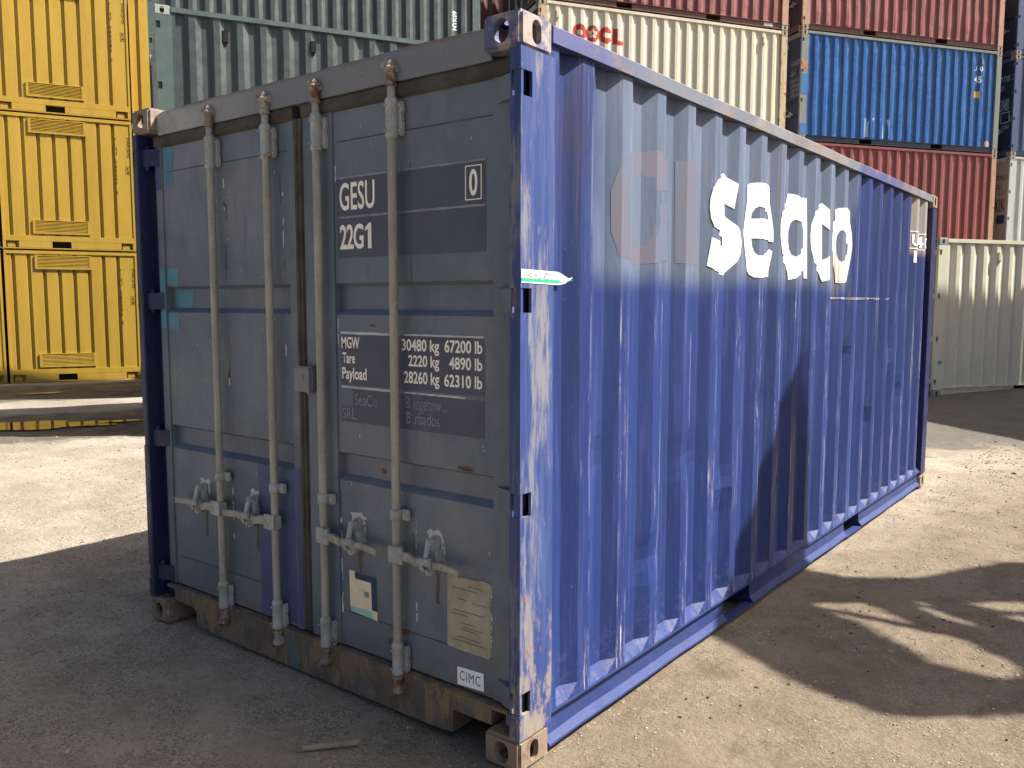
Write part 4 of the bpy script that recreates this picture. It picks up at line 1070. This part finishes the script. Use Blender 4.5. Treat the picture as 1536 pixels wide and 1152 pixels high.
# -- grey-green stacks, left of centre
G2 = 'grey-green containers stacked at the left'
sx, sy, st_ = -8.05, 3.364, 62.3
stacked(sx, sy, 0, st_, 'lower grey-green container hidden behind the blue container', G2, m_teal, var=0)
tl = stacked(sx, sy, h, st_, 'grey-green container with pale corner casting, its doors turned to the yellow stack', G2, m_teal, var=0)
lugs(tl, (1.87,), 2.24, MT['dark']); lugs(tl, (.80,), 2.24, MT['dark'])
boxobj('pale_scuff', (.0, .002, .085, .10, .38, .48), MT['whitehot'], tl)
sx, sy, st_ = -12.456, 5.768, 60
for k in range(3):
    t = stacked(sx, sy, k*h, st_, ['bottom container of the tall grey-green stack behind', 'second container up in the tall grey-green stack behind', 'grey-green container with white upright letters at its right end'][k], G2, m_teal, var=0, rods=k == 2)
    if k == 2: stxt('NYK09', (5.49, 1.78, 5.58, 2.14), MT['whitehot'], t, bold=.02, rot90=True)

# -- yellow stacks seen end-on
VSH = flat('vent_inside', (.10, .07, .03), .8, .1)
def vented(x, y, z, theta, label, num, H=2.896, W=2.6, L=6.058):
    """container seen on its closed end: corrugated end wall with louvred vents top and bottom"""
    root = bpy.data.objects.new('shipping_container', None); C.objects.link(root)
    root.location = (x, y, z); root.rotation_euler = (0, 0, R(theta)); tag(root, label, 'shipping container', 'yellow containers stacked end-on')
    Y = P_['yellow']
    def wall(bm):
        n = 8; p = .292; a0 = -W+.13; xs = [(-W+.04, .012)]
        for i in range(n): a = a0+p*i; xs += [(a, .012), (a+.010, .068), (a+.066, .068), (a+.078, .012)]
        xs.append((-.04, .012))
        A = [bm.verts.new((a, b, .285)) for a, b in xs]; B = [bm.verts.new((a, b, H-.105)) for a, b in xs]
        for i in range(len(xs)-1): bm.faces.new((A[i], A[i+1], B[i+1], B[i]))
    mk('end_wall', wall, Y, root)
    mk('end_rail', lambda bm: abox(bm, -W, 0, -.004, .10, H-.105, H-.035, .004), Y, root)
    def low(bm):
        segs = ((-W, -W+.06), (-W+.30, -W+.93), (-W+1.30, -.30), (-.06, 0))
        abox(bm, -W, 0, -.004, .10, .17, .29, .004)
        for a, b in segs: abox(bm, a, b, -.004, .10, .03, .1695)
        abox(bm, -W, 0, -.002, .10, .005, .0295)
        abox(bm, -W, 0, .09, .10, .03, .17)
    mk('end_rail', low, Y, root)
    boxobj('fork_pocket', (-W+.93, -W+1.30, .085, .089, .032, .165), MT['dark'], root)
    for a in (-W+.06, -.30): 
        mk('corner_casting', lambda bm: (abox(bm, a+.02, a+.17, .02, .08, .032, .15, .008),), Y, root)
    for x0, x1 in ((-.04, 0), (-W, -W+.04)): mk('corner_post', lambda bm: abox(bm, x0, x1, -.003, .15, .29, H-.105), Y, root)
    for z0 in (H-.43, .33):
        def vent(bm):
            a, b = -2.02, -.92
            for q in ((a, b, -.014, .02, z0, z0+.035), (a, b, -.014, .02, z0+.28, z0+.30), (a, a+.045, -.014, .02, z0+.035, z0+.28), (b-.045, b, -.014, .02, z0+.035, z0+.28)): abox(bm, *q)
            for i in range(8):
                zz = z0+.045+i*.0295
                prism(bm, [(-.013, zz), (-.010, zz-.003), (.007, zz+.013), (.004, zz+.016)], 'x', a+.045, b-.045)
        mk('louvre_vent', vent, Y, root)
        boxobj('vent_backing', (-1.97, -.97, .0085, .0105, z0+.03, z0+.285), VSH, root)
    for a, b in ((-.004, 0), (-W, -W+.004)): mk('side_panel', lambda bm: abox(bm, a, b, .15, L, .05, H-.05), Y, root)
    mk('roof', lambda bm: abox(bm, -W+.01, -.01, .05, L-.05, H-.05, H-.02), Y, root)
    mk('floor', lambda bm: abox(bm, -W+.03, -.03, .11, L-.05, .003, .04), MT['floor'], root)
    n = len(num)
    link('lettering', text_mesh(num, (-.385, H*.43 if 1 else 0, -.315, H*.43+1.24), 'xz', .0095, vert=True, bold=.0), MT['ink'], root)
    link('lettering', text_mesh('25V0', (-.125, H*.72-.06+.05, -.055, H*.72+.42), 'xz', .0095, vert=True, bold=.0), MT['ink'], root)
    mk('size_label', lambda bm: [abox(bm, *q) for q in ((-.15, -.145, .0085, .0105, 1.70, 1.88), (-.035, -.03, .0085, .0105, 1.70, 1.88), (-.145, -.035, .0085, .0105, 1.70, 1.705), (-.145, -.035, .0085, .0105, 1.875, 1.88), (-.13, -.05, .0085, .0105, 1.79, 1.795), (-.125, -.09, .0085, .0105, 1.82, 1.85), (-.125, -.08, .0085, .0105, 1.73, 1.76))], MT['ink'], root)
    return root
yx, yy_, yt = -16.925, 7.811, 63.6; yw = Vector((math.cos(R(yt)), math.sin(R(yt)))); H_ = 2.896
for k, (lab, num) in enumerate((('yellow container on the ground beside the puddle, at the left', 'TIHU 040395 8'), ('middle yellow container, between the two others of its stack', 'TIHU 040397 0'), ('upper yellow container of the end-on stack, cut by the top of the photo', 'TIHU 040385 6'))):
    vented(yx, yy_, k*H_-.09, yt, lab, num)
for k, lab in enumerate(('lowest yellow container at the very left edge', 'middle yellow container at the very left edge', 'upper yellow container at the very left edge')):
    vented(yx-yw.x*2.66, yy_-yw.y*2.66, k*H_-.09, yt, lab, 'TIHU 040371 2')
nb = Vector((-math.sin(R(yt)), math.cos(R(yt))))
for k, lab in enumerate(('bottom yellow container behind the grey-green doors', 'second yellow container behind the grey-green doors', 'top yellow container showing a sliver above the grey-green doors')):
    vented(yx+yw.x*2.64+nb.x*.25, yy_+yw.y*2.64+nb.y*.25, k*H_-.09, yt, lab, 'TIHU 040366 7')

# -- stack outside the frame on the right whose shade falls across the ivory container
G3 = 'containers standing outside the frame on the right'
for k in range(3):
    # long axis points away to the right
    a = Vector((math.cos(R(-34)), math.sin(R(-34)))); n_ = Vector((math.cos(R(56)), math.sin(R(56))))
    o = Vector((2.27, 15.63))
    # local +y along a ; local x from -W..0 must run along n_ side -> origin at o (near corner), x = -n
    stacked(o.x, o.y, .2+k*h, -34, ['bottom', 'middle', 'top'][k]+' container of a stack outside the right edge that shades the ivory one', G3, m_red2, var=0, rods=False, pockets=False)

# ================================================================== TREE (outside the frame; its crown shades the long side and the dirt)
def tree():
    root = bpy.data.objects.new('tree', None); C.objects.link(root); root.location = (6.2, 4.6, 0)
    tag(root, 'tree outside the right edge whose crown shades the long side and the dirt', 'tree')
    inv = Vector((6.2, 4.6, 0))
    sv = Vector((.648, .515, 1))
    def lift(gx, gy, t): return Vector((gx, gy, 0))+sv*t-inv
    bark = flat('grey_bark', (.14, .11, .08), .9, .4, sc=14)
    limbs = []
    def limb(bm, pts, r0, r1):
        for i in range(len(pts)-1):
            a = r0+(r1-r0)*i/(len(pts)-1); b = r0+(r1-r0)*(i+1)/(len(pts)-1)
            acyl(bm, pts[i], pts[i+1], a, b, 9, True)
    fork = Vector((0, 0, 3.0))
    ends = [lift(.5, 2.72, 5), lift(-.4, 2.3, 5.1), lift(.5, 1.7, 4.8), lift(1.5, 3.5, 5.3), lift(2.0, 1.9, 4.9)]
    def f(bm):
        limb(bm, [Vector((.1, 0, -.05)), Vector((0, .05, 1.2)), Vector((.05, 0, 2.2)), fork], .17, .11)
        for e in ends:
            m1 = fork.lerp(e, .35)+Vector((0, .1, .35)); m2 = fork.lerp(e, .7)+Vector((.05, -.05, .25))
            limb(bm, [fork, m1, m2, e], .07, .018)
        # long bare branches that draw the dark fingers on the dirt
        for g0, g1, t in (((.45, 2.66), (1.9, 2.15), 5.0), ((.5, 2.80), (1.9, 2.62), 5.2), ((.25, 1.9), (2.0, 1.75), 4.7), ((.0, 2.5), (1.9, 3.6), 5.3)):
            limb(bm, [lift(*g1, t), lift((g0[0]+g1[0])/2, (g0[1]+g1[1])/2+.06, t+.1), lift(*g0, t)], .05, .02)
    mk('trunk', f, bark, root)
    # outline of the crown's shade on the dirt, measured in the photo (metres)
    poly_ = [(-.93, 2.08), (-.62, 1.93), (-.15, 1.72), (-.025, 1.628), (.209, 1.506), (.456, 1.373), (.652, 1.322), (.826, 1.295), (.905, 1.3), (1.038, 1.394), (1.168, 1.506), (1.322, 1.638),
             (1.9, 1.7), (2.6, 2.0), (2.9, 3.0), (2.4, 4.2), (1.6, 4.4), (1.042, 3.942), (.98, 3.922), (.863, 3.693), (.731, 3.458), (.608, 3.211), (.466, 3.075), (.24, 2.946), (.096, 2.933), (-.012, 2.952), (-.45, 2.56)]
    gaps = [[(.187, 2.338), (.255, 2.442), (.44, 2.571), (.554, 2.506), (.673, 2.445), (.817, 2.376), (.985, 2.337), (1.072, 2.245), (1.179, 2.222), (1.259, 2.154), (1.278, 2.004), (1.188, 1.869), (1.065, 1.785), (.976, 1.821), (.847, 1.977), (.717, 2.061), (.544, 2.196), (.407, 2.236), (.281, 2.291)],
            [(.611, 2.705), (.728, 2.805), (.822, 2.696), (.973, 2.624), (1.129, 2.517), (1.4, 2.44), (1.4, 2.33), (1.231, 2.385), (1.108, 2.417), (.961, 2.471), (.831, 2.55)],
            [(.861, 2.868), (.996, 3.037), (1.138, 3.149), (1.4, 3.1), (1.163, 2.945), (1.062, 2.865)], [(1.052, 2.799), (1.165, 2.927), (1.4, 2.80), (1.188, 2.739)]]
    def inside(x, y, P):
        c = False; n = len(P); j = n-1
        for i in range(n):
            xi, yi = P[i]; xj, yj = P[j]
            if (yi > y) != (yj > y) and x < (xj-xi)*(y-yi)/(yj-yi)+xi: c = not c
            j = i
        return c
    rr = random.Random(9); verts, faces = [], []
    cnt = 0
    while cnt < 60000:
        gx, gy = rr.uniform(-1, 3.3), rr.uniform(1.1, 4.4)
        if not inside(gx, gy, poly_) or any(inside(gx, gy, g) for g in gaps): continue
        t = rr.uniform(4.5, 5.5); p = lift(gx, gy, t)
        L_ = rr.uniform(.035, .06); w_ = L_*rr.uniform(.4, .6)
        d = Vector((rr.gauss(0, 1), rr.gauss(0, 1), rr.gauss(0, .5))).normalized(); s = d.cross(Vector((rr.gauss(0, 1), rr.gauss(0, 1), rr.gauss(0, 1)))).normalized()
        n = len(verts); verts.extend([tuple(p-d*L_), tuple(p+s*w_), tuple(p+d*L_), tuple(p-s*w_)]); faces.append((n, n+1, n+2, n+3)); cnt += 1
    me = bpy.data.meshes.new('crown'); me.from_pydata(verts, [], faces)
    link('crown', me, flat('leaf_green', (.06, .10, .03), .6, .4), root)
tree()
